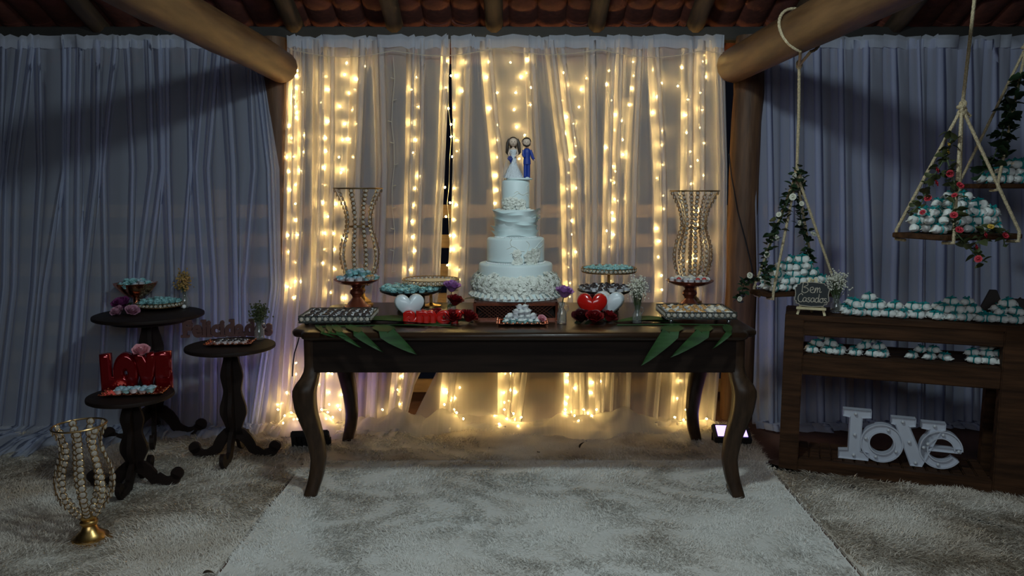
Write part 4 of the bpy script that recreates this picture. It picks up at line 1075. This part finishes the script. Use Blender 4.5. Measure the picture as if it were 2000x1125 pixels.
# black cords and floor spotlights
p0 = at_y(584, 652, 3.32); pts = [at_y(x, y, 3.40) for x, y in ((585, 655), (582, 668), (575, 690), (572, 715), (571, 735))]
tag(MB().tube(pts, .003, 6).build('black_cord', M['black']), 'short black cord hanging below the left end of the cake table', 'cord')
pts = [at_y(x, y, 4.47) for x, y in ((1424, 300), (1428, 340), (1440, 410), (1456, 470), (1468, 520), (1474, 580))]
tag(MB().tube(pts, .004, 6).build('black_cord', M['black']), 'long black cable running down the right log post', 'cord')
def flood(label, c, rz, tilt, power, col):
    t = thing('floodlight', label, 'floodlight', c, rz)
    Rm = Euler((tilt, 0, 0)).to_matrix()
    MB().box((0, 0, .062), (.20, .14, .035), Rm, bev=.006).build('housing', M['black'], t)
    MB().box(Vector((0, 0, .062))+Rm @ Vector((0, 0, .0185)), (.16, .10, .003), Rm).build('led_panel', M['flood'], t)
    m = MB()
    for s_ in (-1, 1): m.tube([(s_*.10, 0, .066), (s_*.10, .01, .02), (s_*.06, .05, .006)], .006, 6)
    m.build('bracket', M['black'], t)
    m = MB()
    for i in range(7): m.box(Vector((0, 0, .062))+Rm @ Vector((-.075+.025*i, 0, -.024)), (.004, .11, .014), Rm)
    m.build('cooling_fins', M['black'], t)
    l = lamp('flood_light', 'SPOT', Vector(c)+Matrix.Rotation(rz, 3, 'Z') @ (Vector((0, 0, .062))+Rm @ Vector((0, 0, .03))), power, col, spot_size=2.75, spot_blend=.8, shadow_soft_size=.05)
    d = Matrix.Rotation(rz, 3, 'Z') @ (Rm @ Vector((0, 0, 1))); l.rotation_euler = d.to_track_quat('-Z', 'Y').to_euler(); return t
f1 = at_z(612, 878); flood('black floodlight on the rug behind the left front table leg', f1+Vector((-.01, .0, .0)), .12, -.75, 6.5, (.55, .38, 1))
f2 = at_z(1427, 872); flood('lit black floodlight on the rug behind the right front table leg', f2+Vector((.01, .03, .0)), -.1, .30, 6, (.52, .38, 1))
for (px, py, a, lab, s_) in ((1132, 876, .3, 'dry dark leaf standing on the beige rug under the cake table', .045), (1050, 884, 1.2, 'flat dry leaf on the beige rug under the table, nearer the middle', .03), (395, 1121, .6, 'dry brown leaf on the rug at the bottom edge of the photo', .05)):
    o = link('dry_leaf', leaf_mesh('dry_leaf', s_, s_*.5, 'deadleaf', curl=.5), None, at_z(px, py, .03), (-1.0 if px == 1132 else 0, -1.1 if px == 1132 else .1, a)); tag(o, lab, 'leaf')

# =================================================================== ROUND PEDESTAL TABLES
def strip(path, wds):
    """2-D ribbon outline"""
    L, Rr = [], []; n = len(path)
    for i, (x, z) in enumerate(path):
        x0, z0 = path[max(0, i-1)]; x1, z1 = path[min(n-1, i+1)]; d = math.hypot(x1-x0, z1-z0); nx, nz = -(z1-z0)/d, (x1-x0)/d; h_ = wds[i]/2
        L.append((x+nx*h_, z+nz*h_)); Rr.append((x-nx*h_, z-nz*h_))
    return L+Rr[::-1]
def round_table(label, c, R, Ht, rz, under=None, k=1.0):
    t = thing('pedestal_table', label, 'table', c, rz)
    MB().lathe([(0, Ht-.022), (R-.008, Ht-.022), (R-.001, Ht-.018), (R, Ht-.010), (R-.002, Ht-.003), (R-.010, Ht), (0, Ht)], 64).build('tabletop', M['mahog'], t)
    if under: MB().lathe([(0, Ht-.046), (under-.006, Ht-.046), (under, Ht-.040), (under, Ht-.023), (0, Ht-.023)], 56).build('support_disc', M['mahog'], t)
    hb = Ht-(.046 if under else .022)
    zz = [.22*Ht, .27*Ht, .33*Ht, .40*Ht, .47*Ht, .55*Ht, .61*Ht, .66*Ht, .73*Ht, .80*Ht, .88*Ht, .94*Ht, hb]
    ww = [.050, .036, .050, .068, .066, .050, .043, .050, .058, .050, .036, .034, .048]
    zi = np.linspace(zz[0], zz[-1], 34); wi = np.interp(zi, zz, ww)*k; wi = np.convolve(np.pad(wi, 1, 'edge'), [.25, .5, .25], 'valid')
    bal = [(w_, z) for w_, z in zip(wi, zi)]+[(-w_, z) for w_, z in zip(wi[::-1], zi[::-1])]
    for q in (0, PI/2):
        m = MB(); th = .020
        m.prism(bal, th)
        for s_ in (-1, 1):
            path = [(.010, .245*Ht), (.036*k, .225*Ht), (.062*k, .185*Ht), (.080*k, .14*Ht), (.092*k, .095*Ht), (.110*k, .050), (.140*k, .030), (.170*k, .030), (.195*k, .046), (.203*k, .062)]
            wd = [.060, .064, .060, .056, .052, .050, .050, .050, .050, .050]
            o = strip([(x*s_, z) for x, z in path], [w_*k**.5 for w_ in wd]); m.prism(o, th)
            cir = [(s_*.205*k+.030*k**.5*math.cos(a), .068+.030*k**.5*math.sin(a)) for a in np.linspace(0, 2*PI, 16, endpoint=False)]
            m.prism(cir, th)
        m.build('pedestal_board', M['mahog'], t, smooth=False, rot=(0, 0, q))
    return t
c1 = at_y(291, 612, 4.18); T1 = Vector((c1.x, c1.y, 0)); H1 = c1.z
c2 = at_y(450, 673, 3.87); T2 = Vector((c2.x, c2.y, 0)); H2 = c2.z
c3 = at_y(255, 769, 3.47); T3 = Vector((c3.x, c3.y, 0)); H3 = c3.z
round_table('tallest dark round pedestal table, with copper bowl and crystal plate on top', T1, .285, H1, .35, .205, 1.15)
round_table('dark round pedestal table carrying the word in brown letters', T2, .222, H2, .06)
round_table('lowest dark round pedestal table, carrying the red word sculpture', T3, .188, H3, .10, None, .92)
def onT(px, py, z): p = at_z(px, py, z); p.z = z; return p
# items on the tallest one
b = onT(268, 602, H1)
t = thing('copper_bowl', 'scalloped copper bowl of blue sweets on the tallest round table', 'bowl', b)
bh = at_y(268, 552, b.y).z-H1
def scal(a, z): return 1+(.05*math.cos(9*a))*max(0, (z-.04)/.08)
MB().lathe([(0, .0), (.052, 0), (.052, .006), (.03, .012), (.018, .03), (.02, bh*.42), (.055, bh*.50), (.085, bh*.68), (.108, bh*.9), (.112, bh), (.106, bh), (.08, bh*.72), (.04, bh*.56), (0, bh*.54)], 54, wob=scal).build('bowl', M['copper'], t)
scatter_disc(b, .088, 16, [('t', 'a', 0), ('w', 'a', 0), ('t', 't', 1)], 'blue sweets in the copper bowl', 'blue sweet in the copper bowl', 1.2, 9, .022, bh*.84)
p = onT(312, 603, H1); crystal_stand('round crystal rimmed plate of aqua sweets on the tallest round table', p, .125, .02, 'mirror')
scatter_disc(p, .108, 24, [('t', 't', 0), ('t', 't', 1)], 'aqua sweets on the crystal plate', 'aqua foil sweet on the round crystal plate', 1.05, 10, .012, .028)
rose(onT(240, 612, H1)+Vector((-.01, .02, .030)), 'plum', 'dark plum rose on the edge of the tallest round table', (.4, -.2, .3), 1.35, 1)
rose(onT(233, 615, H1)+Vector((0, .0, .006)), 'mauve', 'dusty pink rose at the left below the plum rose', (.6, -.3, 0), 1.0, 0)
rose(onT(258, 615, H1)+Vector((0, 0, .007)), 'mauve', 'dusty pink rose at the right below the plum rose', (.6, .2, .4), 1.05, 0)
p = onT(362, 601, H1); bottle('glass bottle of dried flowers on the tallest round table', p, .10, .024, False)
sprig('dried_flowers', 'ochre dried flowers in the bottle on the tallest round table', p+Vector((0, 0, .006)), .185, .022, 34, 'straw', 'stem', .0085)
tag(MB().ball((0, 0, .012), .012, 12, 8).build('white_bead', M['pearl'], loc=p+Vector((.008, -.035, 0))), 'white bead in front of the dried flower bottle on the tallest table', 'bead')
# items on the table with the brown word
slab = {'F': [(.22, 0, .42), (.12, 1, .30), (.95, .52, .10)], 'l': [(.5, 0, .34), (.25, 1, .24)], 'i': [(.5, 0, .34), (.2, .47, .24)], 'd': [(.9, 0, .26), (.72, 1, .26)], 'a': [(.92, 0, .22)]}
p = onT(441, 661, H2); wz = p+Vector((-.01, .035, .0))
word('wooden_word', 'brown wooden word Felicidades standing at the back of a round table', 'letters', 'Felicidades', wz+Vector((0, .03, .004)), .12, .120, .008, .002, .0045, M['letterw'], .0015, .468, serif=slab)
ct2 = onT(450, 674, H2); scal_tray('copper tray of truffles in front of the brown wooden word', ct2, .225, .115, .12)
grid_candies(ct2+Vector((.004, .004, 0)), .15, .06, .12, 5, 2, .008, [('w', 'd', 0)], 'truffles before the wooden word', 'dark truffle before the brown wooden word', .95, 11)
p = onT(507, 663, H2); bottle('glass bottle of small green sprigs beside the brown wooden word', p, .10, .026, True)
sprig('green_sprig', 'small leaved green sprig in the bottle by the brown wooden word', p+Vector((0, 0, .006)), .175, .030, 40, 'leafo', 'stem', .0075)
# items on the lowest one
p = onT(258, 764, H3)
word('red_love_sculpture', 'shiny red word LOVE in chunky joined letters on the lowest table', 'letters', 'LOVE', p+Vector((0, .06, .016)), .22, .180, .010, .018, .018, M['redmetal'], -.046, .315)
rose(p+Vector((.030, .05, .166)), 'pink', 'pink rose resting on top of the red word sculpture', (.5, .1, .2), 1.1, 0)
ct3 = onT(264, 770, H3); scal_tray('copper tray of blue sweets in front of the red word sculpture', ct3, .265, .125, .17)
grid_candies(ct3+Vector((.0, .004, 0)), .17, .055, .17, 5, 2, .008, [('t', 'a', 0), ('w', 'a', 0)], 'blue sweets before the red word', 'pale blue sweet before the red word', 1.15, 12)

# =================================================================== WOODEN SHELF, right
def fplane(px, py, d=0.0):
    """point on the shelf's front plane (moved back by d): (t along, z)"""
    P0 = SA-SN*d; r = ray(px, py); k = (P0-EYE).dot(SN)/r.dot(SN); q = EYE+r*k; return (q-SA).dot(SD), q.z
zt_ = fplane(1530, 614)[1]; zb_ = fplane(1560, 655)[1]
m1t, m1z = fplane(1566, 694); m1b = fplane(1566, 732)[1]
bt, bz = fplane(1558, 897)
ti1 = fplane(1954, 760)[0]; ti0 = fplane(1565, 760)[0]
SL_ = ti1+.11; DEP = .34; Zt = zt_
ang = math.atan2(SD.y, SD.x)
shelf = thing('wooden_shelf', 'rustic dark wooden shelf unit holding wrapped sweets and white LOVE letters', 'shelf', (SA.x, SA.y, 0), ang)
def sb(nm, x0, x1, y0, y1, z0, z1): return MB().box(((x0+x1)/2, (y0+y1)/2, (z0+z1)/2), (x1-x0, y1-y0, z1-z0), bev=.005).build(nm, M['shelf'], shelf)
sb('post', 0, ti0, 0, .075, 0, Zt-.001); sb('post', 0, ti0, DEP-.075, DEP, 0, Zt-.001); sb('post', ti1, SL_+.03, 0, .075, 0, Zt-.001); sb('post', ti1, SL_+.03, DEP-.075, DEP, 0, Zt-.001)
for k in range(3): sb('top_plank', .001, SL_+.029, .002+k*DEP/3, (k+1)*DEP/3-.002, Zt-.03, Zt)
sb('top_rail', ti0-.002, ti1+.002, .003, .05, zb_, Zt-.03); zbk = fplane(1570, 666, DEP)[1]
sb('shelf_rail', ti0-.002, ti1+.002, .004, .045, m1b, m1z)
for k in range(3): sb('shelf_plank', ti0-.03, ti1+.03, .046+k*(DEP-.06)/3, .046+(k+1)*(DEP-.06)/3-.004, m1z-.03, m1z)
sb('back_rail', ti0-.002, ti1+.002, DEP-.03, DEP-.005, m1z-.03, zbk)
sb('base_rail', ti0-.002, ti1+.002, .004, .05, .004, bz)
nsl = 16
for k in range(nsl):
    w_ = (ti1-ti0)/nsl; sb('base_slat', ti0+k*w_+.002, ti0+(k+1)*w_-.002, .052, DEP-.01, bz-.028, bz-.004+random.uniform(-.002, .002))
def onS(px, py, z, d=None):
    p = at_z(px, py, z); p.z = z; return p
# piles on top and on the middle shelf
for i, (px, nm, lay) in enumerate(((1692, 'first pile beside chalkboard', [(4, 3), (3, 2), (1, 1)]), (1778, 'second pile from chalkboard', [(4, 3), (3, 1)]), (1868, 'pile before dark letters', [(4, 3), (3, 2), (2, 1)]), (1965, 'far end of shelf top', [(4, 3), (2, 2), (1, 1)]))):
    t = fplane(px, 615, .13)[0]; pile(shp(t, .125, Zt+.001), ang, lay, f'wrapped sweets on the shelf top, {nm}', nm, .060, .055, .034, 20+i, .95)
for i, (px, nm, lay) in enumerate(((1610, 'middle shelf, first pile', [(3, 2), (2, 1), (1, 1)]), (1700, 'middle shelf, second pile', [(3, 2), (2, 1), (1, 1)]), (1812, 'middle shelf, third pile', [(3, 1), (2, 1)]), (1928, 'middle shelf, last pile', [(3, 2), (3, 1), (1, 1)]))):
    t = fplane(px, 700, .11)[0]; pile(shp(t, .10, m1z+.001), ang, lay, f'wrapped sweets on the middle shelf, {nm}', nm, .060, .052, .032, 30+i, .86)
# dark letters on the top, far right
t0 = fplane(1932, 600, .27)[0]
w3 = word('dark_wooden_word', 'dark wooden word Amor standing at the back of the shelf top', 'letters', 'Amor', shp(t0+.175, .29, Zt+.001), ang, .165, .012, .002, .012, M['letterd'], .004, .46)
# marquee LOVE letters
def L2(px, py):   # photo pixel -> letter plane (x along, z)
    return fplane(px, py, .10)
lv = thing('marquee_letters', 'white LOVE marquee letters with small bulbs on the bottom of the shelf', 'letters', shp(0, .10, 0), ang)
def sh2(m, out, depth=.045, lip=.010):
    """tray-shaped letter: outline extruded, face recessed inside a lip"""
    n = len(out); bm = bmesh.new(); vs = [bm.verts.new((x, 0, z)) for x, z in out]; f = bm.faces.new(vs)
    bmesh.ops.recalc_face_normals(bm, faces=[f])
    r = bmesh.ops.extrude_face_region(bm, geom=[f]); ev = [v for v in r['geom'] if isinstance(v, bmesh.types.BMVert)]
    bmesh.ops.translate(bm, verts=ev, vec=(0, depth, 0)); bm.faces.ensure_lookup_table()
    front = [q for q in bm.faces if len(q.verts) == n and all(abs(v.co.y) < 1e-5 for v in q.verts)]
    if front:
        bmesh.ops.inset_region(bm, faces=front, thickness=.006, use_even_offset=True)
        bmesh.ops.translate(bm, verts=list({v for q in front for v in q.verts}), vec=(0, lip, 0))
    bmesh.ops.triangulate(bm, faces=[q for q in bm.faces if len(q.verts) > 4])
    bm.verts.index_update(); m.add([v.co.copy() for v in bm.verts], [[v.index for v in q.verts] for q in bm.faces]); bm.free()
def arcstrip(m, cx, cz_, ro, ri, a0, a1, n=28, depth=.045, sq=1.0):
    full = abs(a1-a0) > 2*PI-.01; N = n if full else n+1
    prof = [(ro, 0), (ro-.006, 0), (ro-.006, .010), (ri+.006, .010), (ri+.006, 0), (ri, 0), (ri, depth), (ro, depth)]
    vs = []; fs = []; p = len(prof)
    for i in range(N):
        a = a0+(a1-a0)*i/n
        for r, y in prof: vs.append((cx+r*math.cos(a)*sq, y, cz_+r*math.sin(a)))
    for i in range(n):
        j = (i+1) % N
        for k in range(p): fs.append((i*p+k, j*p+k, j*p+(k+1) % p, i*p+(k+1) % p))
    if not full: fs += [tuple(range(p)), tuple(range((N-1)*p, N*p))]
    m.add(vs, fs)
bulbs = []
zb0 = bz-.002
xl0, xl1 = L2(1637, 890)[0], L2(1698, 890)[0]; hL = L2(1665, 800)[1]-zb0; wL = xl1-xl0
xc = (xl0+xl1)/2
def P(x, z): return (xc+x*wL, zb0+z*hL)
m = MB(); sh2(m, [P(-.5, 0), P(.48, 0), P(.48, .16), P(.22, .18), P(.22, .84), P(.5, .86), P(.5, 1), P(-.42, 1), P(-.42, .86), P(-.20, .84), P(-.20, .18), P(-.5, .16)]); m.build('letter_l', M['marquee'], lv, smooth=False)
bulbs += [P(0, .92), P(0, .5), P(0, .09)]
ox, oz = L2(1722, 868); ro = hL*.38; oz = zb0+ro
m = MB(); arcstrip(m, ox, oz, ro, ro*.55, 0, 2*PI, 40); m.build('letter_o', M['marquee'], lv, angle=35)
bulbs += [(ox+ro*.77*math.cos(a), oz+ro*.77*math.sin(a)) for a in (1.2, 2.9, 4.4, 5.8)]
vx0, vx1 = L2(1738, 860)[0], L2(1846, 860)[0]; vw = vx1-vx0; hv = hL*.92
def Q(x, z): return (vx0+x*vw, zb0+z*hv)
m = MB(); sh2(m, [Q(.40, 0), Q(.62, 0), Q(.93, .80), Q(1, .82), Q(1, .96), Q(.56, .96), Q(.56, .82), Q(.70, .80), Q(.56, .36), Q(.36, .82), Q(.46, .84), Q(.46, 1), Q(0, 1), Q(0, .86), Q(.08, .84)]); m.build('letter_v', M['marquee'], lv, smooth=False)
bulbs += [Q(.22, .92), Q(.36, .50), Q(.50, .07), Q(.70, .50), Q(.80, .89)]
ex, ez = L2(1838, 880); re = hL*.37; ez = zb0+re
m = MB(); arcstrip(m, ex, ez, re, re*.58, .0, 2*PI-.55, 36)
sh2(m, [(ex-re*.62, ez-re*.10), (ex+re*.9, ez-re*.10), (ex+re*.98, ez+re*.12), (ex-re*.62, ez+re*.12)]); m.build('letter_e', M['marquee'], lv, angle=35)
bulbs += [(ex+re*.79*math.cos(a), ez+re*.79*math.sin(a)) for a in (1.5, 3.1, 4.6)]+[(ex+re*.8, ez)]
mk = MB().ball((0, 0, 0), (.0085, .009, .0085), 8, 6).mesh('led_bulb', M['ledw'])
for x, z in bulbs: link('led_bulb', mk, lv, (x, .002, z))
# chalkboard on a small easel
cp = fplane(1584, 612, .03); e0 = shp(cp[0], .022, Zt+.001)
es = thing('mini_easel', 'small pale wooden easel standing on the shelf holding the chalkboard', 'easel', e0, ang-.05)
k_s = mpp(e0)
m = MB()
def bar(a, b, w_=.010): m.tube([a, b], w_*.6, 4)
for s_ in (-1, 1): bar((s_*.062, -.012, 0), (s_*.012, .03, .178), .013)
bar((0, .10, 0), (0, .032, .170), .012)
m.build('easel_legs', M['pine'], es, smooth=False)
MB().box((0, -.018, .034), (.135, .026, .012), bev=.002).build('easel_ledge', M['pine'], es)
cbd = thing('chalkboard', 'scalloped black chalkboard lettered in white, on the small easel', 'sign', e0+Vector((0, 0, .041)), ang-.05); cbd.rotation_euler = (-.20, 0, ang-.05)
def scallop(w_, h_):
    out = []; c = .016
    for sx, sz in ((1, 1), (-1, 1), (-1, -1), (1, -1)):
        q = [(w_/2, h_/2-c*1.6), (w_/2-c*.5, h_/2-c*1.3), (w_/2-c*.6, h_/2-c*.6), (w_/2-c*1.3, h_/2-c*.5), (w_/2-c*1.6, h_/2)]
        q = [(x*sx, z*sz) for x, z in q]; out += q if sx*sz == 1 else q[::-1]
        out.append((0, sz*(h_/2+.004)) if (sx, sz) in ((1, 1), (-1, -1)) else (sx*(w_/2-.004), 0))
    return out
so = scallop(.158, .112)
MB().prism([(x, z+.058) for x, z in so], .006, y0=-.018).build('board', M['chalk'], cbd, smooth=False)
MB().tube([(x*.985, -.0195, z*.985+.058) for x, z in so+so[:1]], .0016, 4).build('edge_line', M['chalkw'], cbd)
GL = {'B': ([[(0, 0), (.1, 1), (.45, 1.05), (.55, .8), (.15, .55), (.55, .45), (.6, .15), (.25, -.05), (0, .1)]], .75),
 'e': ([[(0, .25), (.35, .35), (.3, .6), (.08, .5), (.08, .12), (.35, 0), (.55, .2)]], .5),
 'm': ([[(0, 0), (.05, .55), (.02, .1), (.2, .55), (.28, .4), (.26, 0), (.3, .35), (.45, .55), (.52, .4), (.5, .05), (.68, .15)]], .7),
 'C': ([[(.55, .85), (.4, 1.05), (.1, .85), (0, .4), (.15, .02), (.45, .0), (.6, .2)]], .6),
 'a': ([[(.4, .5), (.15, .55), (.0, .25), (.12, 0), (.35, .2), (.4, .5), (.38, .08), (.55, .15)]], .52),
 's': ([[(.35, .5), (.12, .55), (.1, .35), (.32, .2), (.2, 0), (0, .05)]], .42),
 'd': ([[(.4, .5), (.15, .55), (.0, .25), (.12, 0), (.35, .2), (.45, 1.1), (.38, .08), (.55, .15)]], .52),
 'o': ([[(.3, .55), (.05, .4), (.05, .1), (.25, 0), (.42, .25), (.3, .55), (.5, .5)]], .48)}
def script(txt, x0, z0, s, parent):
    m = MB(); x = x0
    for ch in txt:
        lines, adv = GL[ch]
        for ln in lines:
            P_ = [Vector((x+a*s, -.0195, z0+b*s)) for a, b in ln]; Q_ = []
            for i in range(len(P_)-1):   # Catmull-Rom
                p0, p1, p2, p3 = P_[max(0, i-1)], P_[i], P_[i+1], P_[min(len(P_)-1, i+2)]
                for u in (0, .33, .66): Q_.append(.5*((2*p1)+(p2-p0)*u+(2*p0-5*p1+4*p2-p3)*u*u+(3*p1-p0-3*p2+p3)*u**3))
            Q_.append(P_[-1]); m.tube(Q_, .0017, 4)
        x += adv*s
    m.build('chalk_lettering', M['chalkw'], parent)
script('Bem', -.046, .066, .046, cbd); script('Casados', -.062, .020, .038, cbd)
# jar of baby's breath behind the chalkboard
t = fplane(1633, 600, .12)[0]; jb = shp(t, .14, Zt+.001)
bottle('glass jar behind the chalkboard on the shelf top', jb, .09, .026, False)
sprig('gypsophila', 'greyish white baby\'s breath in the jar beside the chalkboard', jb+Vector((0, 0, .006)), .185, .042, 44, 'whitefl', 'stem', .0068)

# =================================================================== HANGING TRAYS
IVY = leaf_mesh('leaf', .042, .034, 'leafd', lobes=2); OLV = leaf_mesh('leaf', .036, .024, 'leafo'); RND = leaf_mesh('leaf', .026, .020, 'leafd')
FLW = {k: rose_mesh(v, 51+i, .5, ((.010, 3, .3), (.020, 5, .8), (.026, 5, 1.3)), hgt=.03) for i, (k, v) in enumerate(dict(w='whitefl', r='rosered', y='yellow').items())}
def garland(label, paths, leaf, nper, fl, nfl, seed, spread=.03, lsc=1.0, fsc=1.0):
    R = random.Random(seed); g = thing('flower_garland' if fl else 'ivy_garland', label, 'garland', paths[0][0])
    o0 = Vector(paths[0][0])
    for path in paths:
        P_ = [Vector(p)-o0 for p in path]
        MB().tube(P_, .003, 5).build('vine_stem', M['stem'], g)
        ln = [(P_[i+1]-P_[i]).length for i in range(len(P_)-1)]; tot = sum(ln); n = int(nper*tot/.5)
        def pt(d):
            for i, l in enumerate(ln):
                if d <= l or i == len(ln)-1: return P_[i].lerp(P_[i+1], min(1, d/l))
                d -= l
        for k in range(n):
            p = pt(tot*(k+.5)/n)+Vector((R.uniform(-1, 1), R.uniform(-1, 1), R.uniform(-1, 1)))*spread*.6
            link('leaf', leaf, g, p, (R.uniform(-.8, .8), R.uniform(-.9, .6), R.uniform(0, 2*PI)), lsc*R.uniform(.75, 1.2))
        for k in range(max(1, int(nfl*tot/.5)) if fl else 0):
            p = pt(tot*(k+.5)/max(1, int(nfl*tot/.5)))+Vector((R.uniform(-1, 1)*spread, -spread*R.uniform(.5, 1.1), R.uniform(-1, 1)*spread))
            link('flower', FLW[fl[R.randrange(len(fl))]], g, p, (R.uniform(.7, 1.6), R.uniform(-.5, .5), R.uniform(-1, 1)), fsc*R.uniform(.8, 1.2))
    return g
def rope_tube(m, pts, r=.007):
    P_ = [Vector(p) for p in pts]; D = []
    for i in range(len(P_)-1):
        n = max(2, int((P_[i+1]-P_[i]).length/.012))
        for k in range(n): D.append(P_[i].lerp(P_[i+1], k/n))
    D.append(P_[-1]); m.tube(D, [r*(1+.13*(i % 2)) for i in range(len(D))], 7)
def swing(label, c, w_, d_, rz, knot, topz, topx, loop=None, th=.022):
    t = thing('hanging_tray', label, 'hanging tray', c, rz); Rm = Matrix.Rotation(-rz, 3, 'Z'); c = Vector(c)
    MB().box((0, 0, -th/2), (w_, d_, th), bev=.003).build('board', M['shelf'], t)
    kn = Rm @ (Vector(knot)-c)
    for sx in (-1, 1):
        for sy in (-1, 1):
            m = MB(); q = Vector((sx*(w_/2-.03), sy*(d_/2+.006), 0))
            rope_tube(m, [kn+Vector((sx*.008, sy*.006, -.02)), q+Vector((0, 0, .01)), q+Vector((0, 0, -th-.008)), q+Vector((0, -sy*.05, -th-.010))], .0062); m.build('rope', M['rope'], t)
    m = MB(); top = Rm @ (Vector((topx[0], topx[1], topz))-c); rope_tube(m, [kn, kn.lerp(top, .5)+Vector((.004, 0, 0)), top], .0066); m.build('hanging_rope', M['rope'], t)
    m = MB()
    for k in range(4): m.ring(kn+Vector((.004*math.sin(k*2), .004*math.cos(k*3), -.018+.012*k)), .010, .008, 12, 6, 'xyz'[k % 3])
    for k in range(5): m.tube([kn, kn+Vector((.02+.006*k, .01*math.sin(k), .004-.008*k)), kn+Vector((.034+.003*k, .014*math.sin(k*2), -.018-.006*k))], [.005, .004, .001], 5)
    m.build('knot', M['rope'], t)
    if loop:
        lc, lr, kp = loop; lc = Rm @ (Vector(lc)-c); m = MB(); P_ = []
        for i in range(33):
            a = -PI/2+.25+(2*PI-.5)*i/32; P_.append(lc+Vector((math.cos(a)*lr, .05*math.sin(a), math.sin(a)*lr)))
        P_ = [top]+P_+[top]; rope_tube(m, P_, .0066)
        m.ring(top, .012, .008, 12, 6, 'x'); m.ring(top+Vector((0, 0, .008)), .011, .008, 12, 6, 'y'); m.build('rope_loop', M['rope'], t)
    return t
# 1: hung from the right log, white flower garland
Y1 = 3.81
b1 = at_y(1553, 566, Y1+.03); kn1 = at_y(1556, 342, Y1); tp1 = at_y(1561, 128, Y1)
lx = 1.275+(1.49-1.275)*(4.56-3.64)/4.36
swing('hanging wooden tray with white flower garland, roped to the log beam', b1, .42, .155, .26, kn1, tp1.z, (tp1.x, Y1), ((lx, 3.64, 2.121), .106, None))
pile(b1+Vector((-.01, 0, .001)), .28, [(5, 3), (5, 3), (4, 2), (3, 2), (2, 1)], 'wrapped sweets on the hanging tray with white flowers', 'hanging tray with white flowers', .070, .046, .033, 41, 1.0)
def yp(px, py, Y): return at_y(px, py, Y)
garland('dark leafy garland with white flowers on the ropes of the hanging tray nearest the post',
  [[yp(1562, 330, Y1-.02), yp(1545, 375, Y1-.03), yp(1527, 425, Y1-.05), yp(1508, 465, Y1-.07), yp(1497, 500, Y1-.09), yp(1492, 545, Y1-.11)],
   [yp(1566, 335, Y1+.02), yp(1560, 390, Y1+.04), yp(1566, 440, Y1+.06), yp(1578, 480, Y1+.08), yp(1574, 520, Y1+.08)],
   [yp(1492, 545, Y1-.10), yp(1470, 545, Y1-.06), yp(1452, 556, Y1-.04), yp(1446, 590, Y1-.04)]], RND, 100, 'w', 6, 61, .030, 1.45, .75)
# 2: nearer tray with red flower garland
Y2 = 3.20
b2 = at_y(1868, 455, Y2+.03); kn2 = at_y(1879, 212, Y2); 
swing('hanging wooden tray with red and yellow flower garland', b2, .42, .27, .35, kn2, 2.55, (kn2.x+.03, Y2))
pile(b2+Vector((-.005, 0, .001)), .35, [(5, 3), (5, 3), (4, 3), (3, 2), (2, 1)], 'wrapped sweets on the hanging tray with red flowers', 'hanging tray with red flowers', .072, .062, .033, 43, 1.02)
garland('leafy garland with red and yellow flowers twined round the ropes of a hanging tray',
  [[yp(1860, 262, Y2-.03), yp(1850, 300, Y2-.06), yp(1840, 318, Y2-.07), yp(1820, 350, Y2-.08), yp(1800, 395, Y2-.10), yp(1775, 420, Y2-.10)],
   [yp(1850, 312, Y2-.10), yp(1865, 360, Y2-.13), yp(1862, 410, Y2-.15), yp(1868, 455, Y2-.17), yp(1890, 480, Y2-.17), yp(1912, 505, Y2-.17), yp(1928, 512, Y2-.17)],
   [yp(1905, 478, Y2-.16), yp(1930, 445, Y2-.15), yp(1960, 455, Y2-.12), yp(1962, 480, Y2-.12)]], OLV, 62, 'rrrrrry', 8, 67, .026, 1.1, .72)
# 3: farther tray at the right edge, ivy
Y3 = 3.72
b3 = at_y(1985, 359, Y3); kn3 = at_y(2004, 95, Y3)
swing('hanging wooden tray with dark ivy at the far right, highest of the three', b3, .45, .25, .10, kn3, 2.6, (kn3.x, Y3))
pile(b3+Vector((.03, 0, .001)), .10, [(5, 3), (4, 2), (2, 2)], 'wrapped sweets on the hanging tray with ivy', 'hanging tray with ivy', .07, .06, .033, 47, 1.1)
garland('dark ivy garland on the ropes of the highest hanging tray', [[yp(1998, 140, Y3-.06), yp(1985, 190, Y3-.08), yp(1965, 230, Y3-.10), yp(1955, 270, Y3-.12), yp(1940, 310, Y3-.13), yp(1912, 345, Y3-.13)],
   [yp(1975, 205, Y3-.08), yp(1972, 260, Y3-.10), yp(1958, 310, Y3-.12)]], IVY, 60, None, 0, 71, .035, 1.25)
